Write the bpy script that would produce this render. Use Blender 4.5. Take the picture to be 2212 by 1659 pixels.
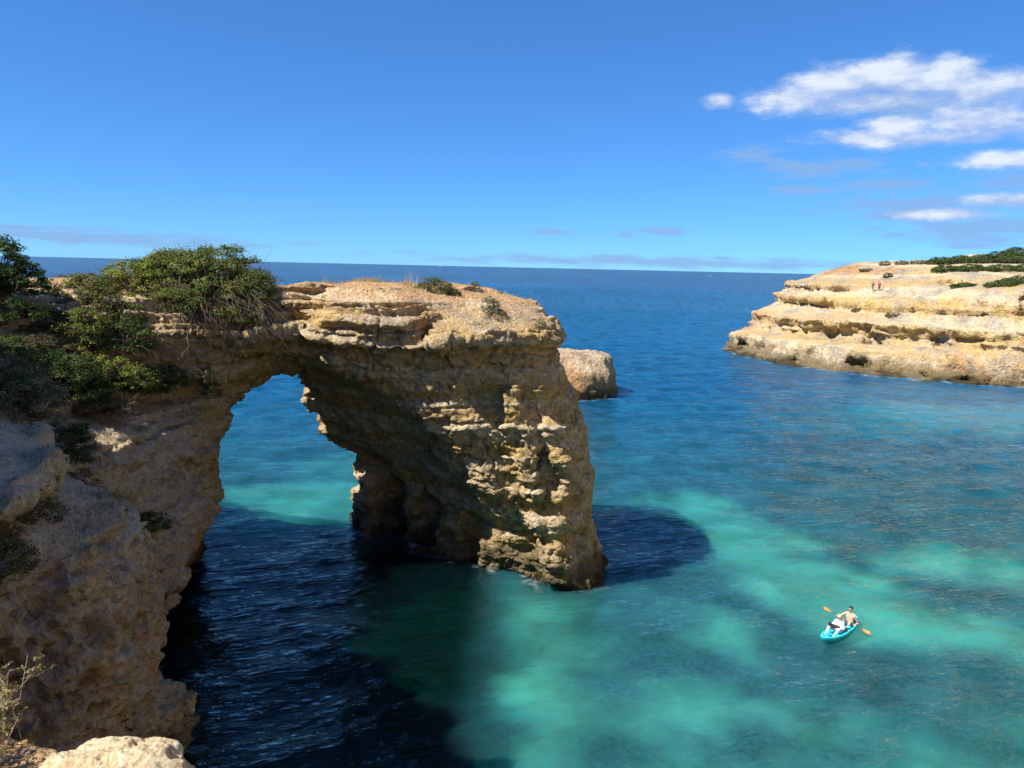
import bpy, bmesh, math, random, time
import numpy as np
from mathutils import Matrix, Vector
T0 = time.time()
for o in list(bpy.data.objects): bpy.data.objects.remove(o)
scene = bpy.context.scene
COL = scene.collection

# ------------------------------------------------------------------ camera, sky, sun, exposure
CAM_H = 16.5
PITCH, ROLL = math.radians(8.66), math.radians(1.284)
cam_d = bpy.data.cameras.new('camera'); cam = bpy.data.objects.new('camera', cam_d); COL.objects.link(cam)
cam_d.sensor_fit = 'HORIZONTAL'; cam_d.angle = 2*math.atan(1106/1658.0)
cam_d.clip_start = 0.05; cam_d.clip_end = 120000
_f = Vector((0, math.cos(PITCH), -math.sin(PITCH))); _r = Vector((1, 0, 0)); _u = _r.cross(_f)
_r2 = _r*math.cos(ROLL)+_u*math.sin(ROLL); _u2 = -_r*math.sin(ROLL)+_u*math.cos(ROLL)
M = Matrix(((_r2.x, _u2.x, -_f.x, 0), (_r2.y, _u2.y, -_f.y, 0), (_r2.z, _u2.z, -_f.z, CAM_H), (0, 0, 0, 1)))
cam.matrix_world = M
scene.camera = cam

SUN_EL, SUN_TOWARD = math.radians(50), (-0.885, -0.466)       # sun stands to the left, slightly behind the viewer
sx, sy = SUN_TOWARD
sun_vec = Vector((sx*math.cos(SUN_EL), sy*math.cos(SUN_EL), math.sin(SUN_EL))).normalized()
sun_d = bpy.data.lights.new('sun', 'SUN'); sun_d.energy = 5.0; sun_d.angle = math.radians(0.53); sun_d.color = (1.0, 0.965, 0.90)
sun = bpy.data.objects.new('sun', sun_d); COL.objects.link(sun)
sun.rotation_euler = sun_vec.to_track_quat('Z', 'Y').to_euler(); sun.location = (-40, 20, 60)

world = bpy.data.worlds.new('World'); scene.world = world; world.use_nodes = True
scene.view_settings.view_transform = 'Standard'; scene.view_settings.look = 'None'
scene.view_settings.gamma = 1.0; scene.view_settings.use_curve_mapping = False
scene.view_settings.exposure = 0.78
cy = scene.cycles; cy.max_bounces = 8; cy.diffuse_bounces = 6; cy.glossy_bounces = 2; cy.transmission_bounces = 2; cy.transparent_max_bounces = 8
cy.caustics_reflective = False; cy.caustics_refractive = False

def build_world():
    nt = world.node_tree; nt.nodes.clear(); N = nt.nodes.new; L = nt.links.new
    out = N('ShaderNodeOutputWorld'); bg = N('ShaderNodeBackground'); sky = N('ShaderNodeTexSky')
    sky.sky_type = 'NISHITA'; sky.sun_disc = False; sky.sun_elevation = SUN_EL
    sky.sun_rotation = math.atan2(sx, sy)
    sky.altitude = 0; sky.air_density = 0.7; sky.dust_density = 0.0; sky.ozone_density = 6.0
    bg.inputs['Strength'].default_value = 0.138
    hs = N('ShaderNodeMix'); hs.data_type = 'RGBA'; hs.blend_type = 'MULTIPLY'; hs.inputs[0].default_value = 1.0
    gm = N('ShaderNodeGamma'); gm.inputs['Gamma'].default_value = 0.75; L(sky.outputs[0], gm.inputs['Color'])
    L(gm.outputs[0], hs.inputs[6]); hs.inputs[7].default_value = (0.32, 0.68, 1.09, 1)       # clean deep-blue maritime air
    # --- clouds: flat-bottomed cumulus to the right, thin bands near the horizon
    tc = N('ShaderNodeTexCoord'); sep = N('ShaderNodeSeparateXYZ'); L(tc.outputs['Generated'], sep.inputs[0])
    def math_(op, a, b=None, c=None):
        n = N('ShaderNodeMath'); n.operation = op
        for i, v in enumerate((a, b, c)):
            if v is None: continue
            if hasattr(v, 'links'): L(v, n.inputs[i])
            else: n.inputs[i].default_value = v
        return n.outputs[0]
    az = math_('ARCTAN2', sep.outputs[0], sep.outputs[1])       # 0 straight out to sea, + to the right
    el = math_('ARCSINE', sep.outputs[2])
    def noise(vec, scale, detail, rough=0.55):
        n = N('ShaderNodeTexNoise'); n.inputs['Scale'].default_value = scale; n.inputs['Detail'].default_value = detail
        n.inputs['Roughness'].default_value = rough; L(vec, n.inputs['Vector']); return n
    comb = N('ShaderNodeCombineXYZ'); L(az, comb.inputs[0]); L(math_('MULTIPLY', el, 2.3), comb.inputs[1])
    n1 = noise(comb.outputs[0], 11.0, 8, 0.62)
    sh = N('ShaderNodeVectorMath'); sh.operation = 'ADD'; L(comb.outputs[0], sh.inputs[0]); sh.inputs[1].default_value = (-0.018, 0.04, 0.0)
    n2 = noise(sh.outputs[0], 11.0, 4, 0.6)
    comb2 = N('ShaderNodeCombineXYZ'); L(az, comb2.inputs[0]); L(math_('MULTIPLY', el, 6.0), comb2.inputs[1])
    n3 = noise(comb2.outputs[0], 16.0, 6, 0.6)
    pv = N('ShaderNodeCombineXYZ'); L(az, pv.inputs[0]); L(el, pv.inputs[1])
    def puff(a0, e0, ra, re, tilt=0.0):
        n = N('ShaderNodeVectorMath'); n.operation = 'MULTIPLY_ADD'; L(pv.outputs[0], n.inputs[0]); n.inputs[1].default_value = (1/ra, 1/re, 0); n.inputs[2].default_value = (-a0/ra, -e0/re, 0)
        m = N('ShaderNodeVectorMath'); m.operation = 'LENGTH'; L(n.outputs[0], m.inputs[0]); return m.outputs['Value']
    W = math_('SUBTRACT', n1.outputs['Fac'], 0.5)
    def mx(l):
        r = l[0]
        for v in l[1:]: r = math_('SMOOTH_MIN', r, v, 0.35)
        return math_('SUBTRACT', 1.0, r)
    D2R = math.pi/180
    big = [puff(*(v*D2R for v in p[:4]), p[4]) for p in PUFFS]
    wisp = [puff(*(v*D2R for v in p[:4]), p[4]) for p in WISPS]
    def dens(base, amp, lo, hi, nz, off=0.0):
        v = math_('ADD', base, math_('MULTIPLY', nz, amp))
        mr = N('ShaderNodeMapRange'); mr.interpolation_type = 'SMOOTHSTEP'
        mr.inputs['From Min'].default_value = lo; mr.inputs['From Max'].default_value = hi; L(v, mr.inputs['Value'])
        return mr.outputs[0], v
    d1, v1 = dens(mx(big), 2.9, -0.22, 0.72, W)
    d2, v2 = dens(mx(wisp), 3.0, -0.15, 0.8, math_('SUBTRACT', n3.outputs['Fac'], 0.5))
    # cloud colour: bright body, blue-grey thin and lower parts
    col = N('ShaderNodeValToRGB'); cr = col.color_ramp
    cr.elements[0].position = 0.1; cr.elements[0].color = (1.75, 2.35, 3.7, 1)
    cr.elements[1].position = 0.85; cr.elements[1].color = (3.55, 3.85, 4.3, 1)
    shade = math_('ADD', math_('MULTIPLY', v1, 0.35), math_('MULTIPLY', math_('SUBTRACT', n1.outputs['Fac'], n2.outputs['Fac']), 2.6))
    shade = math_('ADD', shade, 0.18)
    L(shade, col.inputs[0])
    m1 = N('ShaderNodeMix'); m1.data_type = 'RGBA'
    L(math_('MULTIPLY', d2, 0.8), m1.inputs[0]); L(hs.outputs[2], m1.inputs[6]); m1.inputs[7].default_value = (1.15, 1.98, 3.35, 1)
    m2 = N('ShaderNodeMix'); m2.data_type = 'RGBA'
    L(math_('MULTIPLY', d1, 0.93), m2.inputs[0]); L(m1.outputs[2], m2.inputs[6]); L(col.outputs[0], m2.inputs[7])
    L(m2.outputs[2], bg.inputs['Color']); L(bg.outputs[0], out.inputs[0])
# azimuth, elevation, half width, half height (degrees), tilt.  The cloud bank goes on beyond the frame on the right.
PUFFS = [(18.6, 11.75, 3.74, 0.92, 0), (21.5, 12.2, 3.74, 1.40, 0), (24.6, 12.5, 3.74, 1.52, 0), (27.4, 12.2, 3.08, 1.22, 0), (24.0, 11.0, 5.50, 0.85, 0), (31.6, 11.5, 4.18, 1.22, 0), (14.2, 11.6, 1.32, 0.49, 0),
         (23.6, 8.85, 3.30, 0.73, 0), (25.4, 9.4, 2.86, 1.10, 0), (29.6, 9.5, 3.96, 1.28, 0), (28.0, 8.7, 7.15, 0.73, 0), (34.0, 9.2, 3.85, 1.34, 0), (31.6, 7.15, 4.40, 0.76, 0), (32.6, 4.75, 2.64, 0.51, 0), (28.6, 3.95, 3.30, 0.39, 0),
         (42, 11, 7.70, 2.93, 0), (52, 8, 8.80, 2.93, 0), (44, 5, 6.60, 1.46, 0), (64, 12, 9.90, 3.66, 0)]
WISPS = [(20.3, 7.0, 5.15, 0.65, 0), (27.5, 4.4, 6.50, 1.23, 0), (30.5, 3.0, 6.72, 1.23, 0), (16.5, 8.0, 2.69, 0.59, 0), (20, 5.6, 2.91, 0.39, 0), (2.4, 2.6, 2.13, 0.39, 0), (33, 6.0, 3.81, 0.78, 0), (25.5, 10.7, 5.60, 1.04, 0),
         (10.6, 2.85, 1.79, 0.39, 0), (8.0, 2.48, 1.12, 0.29, 0), (-28, 1.3, 13.44, 0.55, 0), (-33, 1.75, 7.84, 0.26, 0), (25, 6.0, 3.14, 0.42, 0), (42, 3.5, 8.96, 1.56, 0),
         (10, 0.62, 20.16, 0.52, 0), (-50, 1.8, 11.20, 0.78, 0), (55, 5, 8.96, 1.56, 0)]
build_world()
world.cycles.sampling_method = 'MANUAL'; world.cycles.sample_map_resolution = 256

# ------------------------------------------------------------------ helpers
def lin(r, g, b):
    f = lambda c: (c/255/12.92) if c/255 <= 0.04045 else ((c/255+0.055)/1.055)**2.4
    return (f(r), f(g), f(b))
def tag(o, label=None, cat=None, group=None, kind=None):
    if label: o['label'] = label
    if cat: o['category'] = cat
    if group: o['group'] = group
    if kind: o['kind'] = kind
    return o
def empty(name, loc=(0, 0, 0), rz=0):
    o = bpy.data.objects.new(name, None); COL.objects.link(o); o.location = loc; o.rotation_euler = (0, 0, rz); o.empty_display_size = 0.3
    return o
def mesh_np(name, V, Fq, mat, parent=None, smooth=True, cols=None, attrs=None):
    """mesh object from numpy arrays; Fq (n,3) or (n,4)"""
    V = np.asarray(V, np.float32); Fq = np.asarray(Fq, np.int32); k = Fq.shape[1]
    me = bpy.data.meshes.new(name); me.vertices.add(len(V)); me.vertices.foreach_set('co', V.ravel())
    me.loops.add(Fq.size); me.loops.foreach_set('vertex_index', Fq.ravel())
    me.polygons.add(len(Fq)); me.polygons.foreach_set('loop_start', np.arange(0, Fq.size, k, dtype=np.int32))
    me.polygons.foreach_set('loop_total', np.full(len(Fq), k, np.int32))
    me.update(calc_edges=True)
    if smooth: me.polygons.foreach_set('use_smooth', np.ones(len(Fq), bool))
    for nm, A in (attrs or {}).items():
        A = np.asarray(A, np.float32)
        if A.ndim == 1:
            at = me.attributes.new(nm, 'FLOAT', 'POINT'); at.data.foreach_set('value', A)
        else:
            at = me.attributes.new(nm, 'FLOAT_COLOR', 'POINT')
            B = np.ones((len(A), 4), np.float32); B[:, :3] = A; at.data.foreach_set('color', B.ravel())
    me.materials.append(mat)
    o = bpy.data.objects.new(name, me); COL.objects.link(o)
    if parent is not None: o.parent = parent
    return o
# ---- hash noise
def _h(ix, iy, iz, s):
    n = (ix.astype(np.uint32)*np.uint32(374761393)+iy.astype(np.uint32)*np.uint32(668265263)+iz.astype(np.uint32)*np.uint32(2147483647 & 1274126177)+np.uint32(s*362437 & 0x7fffffff))
    n = (n ^ (n >> np.uint32(13)))*np.uint32(1274126177); n = (n ^ (n >> np.uint32(16)))*np.uint32(2246822519)
    return ((n ^ (n >> np.uint32(15))) & np.uint32(0xffffff)).astype(np.float32)/np.float32(0xffffff)
def vnoise(P, s=0):
    """value noise in [-1,1]; P (n,3)"""
    with np.errstate(over='ignore'):
        i = np.floor(P).astype(np.int64); f = (P-i).astype(np.float32); f = f*f*f*(f*(f*6-15)+10)
        i = i.astype(np.int32); x, y, z = i[:, 0], i[:, 1], i[:, 2]; r = 0
        for a in (0, 1):
            wa = f[:, 0] if a else 1-f[:, 0]
            for b in (0, 1):
                wb = f[:, 1] if b else 1-f[:, 1]
                for c in (0, 1):
                    wc = f[:, 2] if c else 1-f[:, 2]
                    r = r+wa*wb*wc*_h(x+a, y+b, z+c, s)
    return r*2-1
def fbm(P, octv=4, s=0, gain=0.5, lac=2.03):
    r = 0; a = 1; t = 0; Q = np.array(P, np.float32)
    for k in range(octv):
        r = r+a*vnoise(Q+k*17.3, s+k); t += a; a *= gain; Q = Q*lac
    return r/t
def ridged(P, octv=4, s=0):
    r = 0; a = 1; t = 0; Q = np.array(P, np.float32)
    for k in range(octv):
        r = r+a*(1-np.abs(vnoise(Q+k*11.7, s+k))*2); t += a; a *= .5; Q = Q*2.1
    return r/t
def worley(P, s=0):
    """F1 distance"""
    with np.errstate(over='ignore'):
        i = np.floor(P).astype(np.int32); best = np.full(len(P), 9., np.float32)
        for a in (-1, 0, 1):
            for b in (-1, 0, 1):
                for c in (-1, 0, 1):
                    j = i+np.array([a, b, c], np.int32); x, y, z = j[:, 0], j[:, 1], j[:, 2]
                    p = np.stack([x+_h(x, y, z, s), y+_h(x, y, z, s+1), z+_h(x, y, z, s+2)], 1)
                    d = ((P-p)**2).sum(1); best = np.minimum(best, d)
    return np.sqrt(best)
def blocks(P, s=0):
    """random value of the nearest cell: fractured blocks"""
    with np.errstate(over='ignore'):
        i = np.floor(P).astype(np.int32); best = np.full(len(P), 9., np.float32); val = np.zeros(len(P), np.float32)
        for a in (-1, 0, 1):
            for b in (-1, 0, 1):
                for c in (-1, 0, 1):
                    j = i+np.array([a, b, c], np.int32); x, y, z = j[:, 0], j[:, 1], j[:, 2]
                    p = np.stack([x+_h(x, y, z, s), y+_h(x, y, z, s+1), z+_h(x, y, z, s+2)], 1)
                    d = ((P-p)**2).sum(1); m = d < best; best = np.where(m, d, best); val = np.where(m, _h(x, y, z, s+3), val)
    return val-0.5
def smooth(a, b, x):
    t = np.clip((x-a)/(b-a), 0, 1); return t*t*(3-2*t)
def poly_sdf(X, Y, pts):
    pts = np.asarray(pts, np.float32); d = np.full(X.shape, 1e9, np.float32); ins = np.zeros(X.shape, bool); n = len(pts)
    for i in range(n):
        ax, ay = pts[i]; bx, by = pts[(i+1) % n]; ex, ey = bx-ax, by-ay
        t = np.clip(((X-ax)*ex+(Y-ay)*ey)/(ex*ex+ey*ey+1e-9), 0, 1)
        d = np.minimum(d, (X-ax-t*ex)**2+(Y-ay-t*ey)**2)
        c = ((ay > Y) != (by > Y)); xi = ax+(Y-ay)*ex/(ey if abs(ey) > 1e-9 else 1e-9); ins ^= c & (X < xi)
    return np.where(ins, -1, 1)*np.sqrt(d)
def surface_nets(S, org, h):
    """naive surface nets; S<0 inside. returns verts, quads"""
    I = S < 0; nx, ny, nz = S.shape
    cnt = np.zeros((nx-1, ny-1, nz-1), np.uint8)
    for a in (0, 1):
        for b in (0, 1):
            for c in (0, 1): cnt += I[a:nx-1+a, b:ny-1+b, c:nz-1+c]
    act = (cnt > 0) & (cnt < 8); idx = np.argwhere(act)
    lut = np.full(act.shape, -1, np.int32); lut[act] = np.arange(len(idx))
    cor = {}
    for a in (0, 1):
        for b in (0, 1):
            for c in (0, 1): cor[a, b, c] = S[idx[:, 0]+a, idx[:, 1]+b, idx[:, 2]+c]
    acc = np.zeros((len(idx), 3), np.float32); num = np.zeros(len(idx), np.float32)
    for (p, q) in [((0,0,0),(1,0,0)),((0,1,0),(1,1,0)),((0,0,1),(1,0,1)),((0,1,1),(1,1,1)),((0,0,0),(0,1,0)),((1,0,0),(1,1,0)),((0,0,1),(0,1,1)),((1,0,1),(1,1,1)),((0,0,0),(0,0,1)),((1,0,0),(1,0,1)),((0,1,0),(0,1,1)),((1,1,0),(1,1,1))]:
        s0, s1 = cor[p], cor[q]; m = (s0 < 0) != (s1 < 0)
        t = np.where(m, s0/np.where(m, s0-s1, 1), 0)
        for k in range(3): acc[:, k] += np.where(m, p[k]+t*(q[k]-p[k]), 0)
        num += m
    V = (idx+acc/num[:, None])*h+np.asarray(org)
    quads = []
    for ax in range(3):
        sl0 = [slice(None)]*3; sl1 = [slice(None)]*3; sl0[ax] = slice(0, -1); sl1[ax] = slice(1, None)
        A, B = I[tuple(sl0)], I[tuple(sl1)]; e = np.argwhere(A != B)
        o1, o2 = (ax+1) % 3, (ax+2) % 3
        ok = (e[:, o1] > 0) & (e[:, o2] > 0) & (e[:, o1] < S.shape[o1]-1) & (e[:, o2] < S.shape[o2]-1)
        e = e[ok]; flip = A[e[:, 0], e[:, 1], e[:, 2]]
        def cell(d1, d2):
            q = e.copy(); q[:, o1] -= d1; q[:, o2] -= d2; return lut[q[:, 0], q[:, 1], q[:, 2]]
        Q = np.stack([cell(1, 1), cell(0, 1), cell(0, 0), cell(1, 0)], 1)
        Q[~flip] = Q[~flip][:, ::-1]; quads.append(Q)
    return V.astype(np.float32), np.concatenate(quads)
def vnormals(V, Q):
    n = np.cross(V[Q[:, 2]]-V[Q[:, 0]], V[Q[:, 3 if Q.shape[1] == 4 else 1]]-V[Q[:, 1 if Q.shape[1] == 4 else 0]])
    if Q.shape[1] == 3: n = np.cross(V[Q[:, 1]]-V[Q[:, 0]], V[Q[:, 2]]-V[Q[:, 0]])
    N = np.zeros_like(V)
    for k in range(Q.shape[1]):
        for c in range(3): N[:, c] += np.bincount(Q[:, k], n[:, c], len(V))
    return N/(np.linalg.norm(N, axis=1, keepdims=True)+1e-9)
def relax(V, Q, it=1, lam=0.5):
    for _ in range(it):
        A = np.zeros_like(V); C = np.zeros(len(V))
        for k in range(4):
            i, j = Q[:, k], Q[:, (k+1) % 4]
            for c in range(3): A[:, c] += np.bincount(i, V[j, c], len(V))+np.bincount(j, V[i, c], len(V))
            C += np.bincount(i, minlength=len(V))+np.bincount(j, minlength=len(V))
        V = V+(A/np.maximum(C, 1)[:, None]-V)*lam
    return V.astype(np.float32)
def coarse_field(fn, org, h, shape, k=4):
    """evaluate fn on a k-times coarser lattice and upsample linearly"""
    n = [int(math.ceil((s-1)/k))+2 for s in shape]
    ax = [org[i]+np.arange(n[i])*h*k for i in range(3)]
    G = np.stack(np.meshgrid(*ax, indexing='ij'), -1).reshape(-1, 3).astype(np.float32)
    R = fn(G).reshape(n).astype(np.float32)
    for d in range(3):
        t = np.arange(shape[d])/k; i = np.floor(t).astype(int); f = (t-i).astype(np.float32)
        sh = [1, 1, 1]; sh[d] = -1; f = f.reshape(sh)
        R = np.take(R, i, d)*(1-f)+np.take(R, i+1, d)*f
    return R
def submesh(V, Q, keep):
    q = Q[keep]; u, inv = np.unique(q, return_inverse=True); return V[u], inv.reshape(q.shape), u
def subdivide(V, Q):
    E = np.concatenate([Q[:, [k, (k+1) % 4]] for k in range(4)]); E.sort(axis=1)
    key = E[:, 0].astype(np.int64)*len(V)+E[:, 1]; u, inv = np.unique(key, return_inverse=True)
    mid = (V[u//len(V)]+V[u % len(V)])*0.5; n = len(Q); m = inv.reshape(4, n)+len(V)
    cen = V[Q].mean(1); c = np.arange(n)+len(V)+len(u)
    VV = np.concatenate([V, mid, cen]).astype(np.float32)
    QQ = np.concatenate([np.stack([Q[:, k], m[k], c, m[(k-1) % 4]], 1) for k in range(4)])
    return VV, QQ
def log(*a):
    print(*a, round(time.time()-T0, 1))
# ---- node helpers
class NT:
    def __init__(s, name):
        s.m = bpy.data.materials.new(name); s.m.use_nodes = True; s.t = s.m.node_tree; s.t.nodes.clear()
        s.out = s.N('ShaderNodeOutputMaterial')
    def N(s, ty, **kw):
        n = s.t.nodes.new(ty)
        for k, v in kw.items(): setattr(n, k, v)
        return n
    def L(s, a, b): s.t.links.new(a, b)
    def put(s, n, i, v):
        if v is None: return
        if hasattr(v, 'links'): s.L(v, n.inputs[i])
        elif isinstance(v, tuple) and len(v) == 3 and n.inputs[i].type == 'RGBA': n.inputs[i].default_value = (*v, 1)
        else: n.inputs[i].default_value = v
    def math(s, op, a, b=None, c=None):
        n = s.N('ShaderNodeMath', operation=op); s.put(n, 0, a); s.put(n, 1, b); s.put(n, 2, c); return n.outputs[0]
    def mix(s, f, a, b, mode='MIX'):
        n = s.N('ShaderNodeMix', data_type='RGBA', blend_type=mode); s.put(n, 0, f); s.put(n, 6, a); s.put(n, 7, b); return n.outputs[2]
    def ramp(s, v, lo, hi, a=0., b=1.):
        n = s.N('ShaderNodeMapRange', interpolation_type='SMOOTHSTEP'); s.put(n, 'Value', v)
        n.inputs['From Min'].default_value = lo; n.inputs['From Max'].default_value = hi; n.inputs['To Min'].default_value = a; n.inputs['To Max'].default_value = b
        return n.outputs[0]
    def noise(s, vec, scale, detail=5, rough=0.55, dist=0.0):
        n = s.N('ShaderNodeTexNoise'); s.put(n, 'Vector', vec); n.inputs['Scale'].default_value = scale; n.inputs['Detail'].default_value = detail
        n.inputs['Roughness'].default_value = rough; n.inputs['Distortion'].default_value = dist; return n.outputs['Fac']
    def vor(s, vec, scale, feat='F1', rnd=1.0):
        n = s.N('ShaderNodeTexVoronoi', feature=feat); s.put(n, 'Vector', vec); n.inputs['Scale'].default_value = scale; n.inputs['Randomness'].default_value = rnd; return n.outputs['Distance']
    def scalev(s, vec, v):
        n = s.N('ShaderNodeVectorMath', operation='MULTIPLY'); s.L(vec, n.inputs[0]); n.inputs[1].default_value = v; return n.outputs[0]
    def attr(s, name):
        return s.N('ShaderNodeAttribute', attribute_name=name)
    def bump(s, h, strength, dist, normal=None):
        n = s.N('ShaderNodeBump'); n.inputs['Strength'].default_value = strength; n.inputs['Distance'].default_value = dist; s.L(h, n.inputs['Height'])
        if normal is not None: s.L(normal, n.inputs['Normal'])
        return n.outputs[0]
def simple_mat(name, col, rough=0.6, spec=0.3, var=0.12, scale=30, bump=0.0):
    t = NT(name); p = t.N('ShaderNodeBsdfPrincipled'); tc = t.N('ShaderNodeTexCoord')
    nz = t.noise(tc.outputs['Object'], scale, 4)
    c = t.mix(nz, tuple(v*(1-var) for v in col), tuple(min(1, v*(1+var)) for v in col)); t.L(c, p.inputs['Base Color'])
    p.inputs['Roughness'].default_value = rough; p.inputs['Specular IOR Level'].default_value = spec
    if bump: t.L(t.bump(nz, bump, 0.02), p.inputs['Normal'])
    t.L(p.outputs[0], t.out.inputs[0]); return t.m
# ------------------------------------------------------------------ rock and soil materials
def mixc(a, b, f):
    return a*(1-f[:, None])+np.asarray(b, np.float32)[None, :]*f[:, None]
def rock_colors(V, N, sc=1.0, warm=0.5, grey=0.5, algae=1.0, soil=0.0, seed=0):
    """albedo of the limestone: beds, iron staining, grey weathering, lichen, tide mark"""
    A = lambda *v: np.array(v, np.float32)
    beds = fbm(V*A(.1, .1, 1.5)*sc, 4, 500+seed); big = fbm(V*.17*sc, 3, 510+seed); mid = fbm(V*.8*sc, 4, 520+seed); fine = fbm(V*3.1*sc, 3, 530+seed)
    streak = fbm(V*A(1.5, 1.5, .14)*sc, 3, 540+seed)
    zq = (V[:, 2]+0.9*fbm(V*.12*sc, 2, 545+seed)/sc+.12*mid)*sc; r_ = random.Random(seed+3)
    zt = np.cumsum([0.12+0.9*r_.random()**2 for _ in range(90)])-8; bed = np.array([r_.random() for _ in range(90)])[np.clip(np.searchsorted(zt, zq), 0, 89)]
    C = np.tile(A(0.53, 0.365, 0.185), (len(V), 1))
    C = mixc(C, (0.66, 0.52, 0.32), smooth(.35, .75, bed+.25*beds+.2*mid))
    C = mixc(C, (0.58, 0.40, 0.15), smooth(.55, .25, bed+.2*mid)*smooth(-.2, .3, -big)*.8)
    C = mixc(C, (0.52, 0.25, 0.09), smooth(.05, .5, big+.35*mid)*(0.25+warm))
    C = mixc(C, (0.36, 0.30, 0.23), smooth(.0, .45, streak+.5*mid-.08)*grey)
    C = mixc(C, (0.20, 0.175, 0.15), smooth(.28, .55, streak*.7+.6*big+.35*fine)*grey)
    up = smooth(.3, .8, N[:, 2])
    C = mixc(C, (0.27, 0.245, 0.215), up*smooth(-.1, .35, mid+.5*fine)*grey)
    C = mixc(C, (0.66, 0.56, 0.40), smooth(.15, .5, fine+.3*mid)*0.35)
    if soil: C = mixc(C, (0.56, 0.335, 0.17), smooth(.75, .95, N[:, 2])*smooth(14.2, 15.0, V[:, 2]+mid)*soil)
    zz = V[:, 2]+mid*1.0*algae+fine*.3
    C = mixc(C, (0.15, 0.115, 0.06), smooth(algae*1.7, algae*.6, zz)*0.85)
    C = mixc(C, (0.045, 0.04, 0.025), smooth(algae*.55, 0.0, zz)*0.85)
    return np.clip(1.1*C*(1+.2*fine)[:, None], 0.01, 0.9)
def rock_mat(name, scale=1.0, dist=0.1, detail=5):
    t = NT(name); p = t.N('ShaderNodeBsdfDiffuse'); g = t.N('ShaderNodeNewGeometry'); pos = g.outputs['Position']
    n1 = t.noise(pos, 5.0*scale, detail, 0.68)
    c = t.mix(t.ramp(n1, 0.28, 0.72), (0.72, 0.70, 0.68), (1.12, 1.12, 1.12)); t.L(t.mix(1.0, t.attr('col').outputs['Color'], c, 'MULTIPLY'), p.inputs[0])
    v = t.vor(pos, 4.2*scale)
    hgt = t.math('ADD', n1, t.math('MULTIPLY', t.ramp(v, 0.05, 0.4), 0.22))
    t.L(t.bump(hgt, 1.0, dist), p.inputs['Normal']); t.L(p.outputs[0], t.out.inputs[0]); return t.m
M_ROCK = rock_mat('limestone', 1.0, 0.30)
M_HEAD = rock_mat('limestone_far', 0.4, 0.6, 4)
M_HEAD2 = rock_mat('limestone_stack', 0.5, 0.5, 4)
M_NEAR = rock_mat('limestone_near', 7.0, 0.035, 7)

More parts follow.
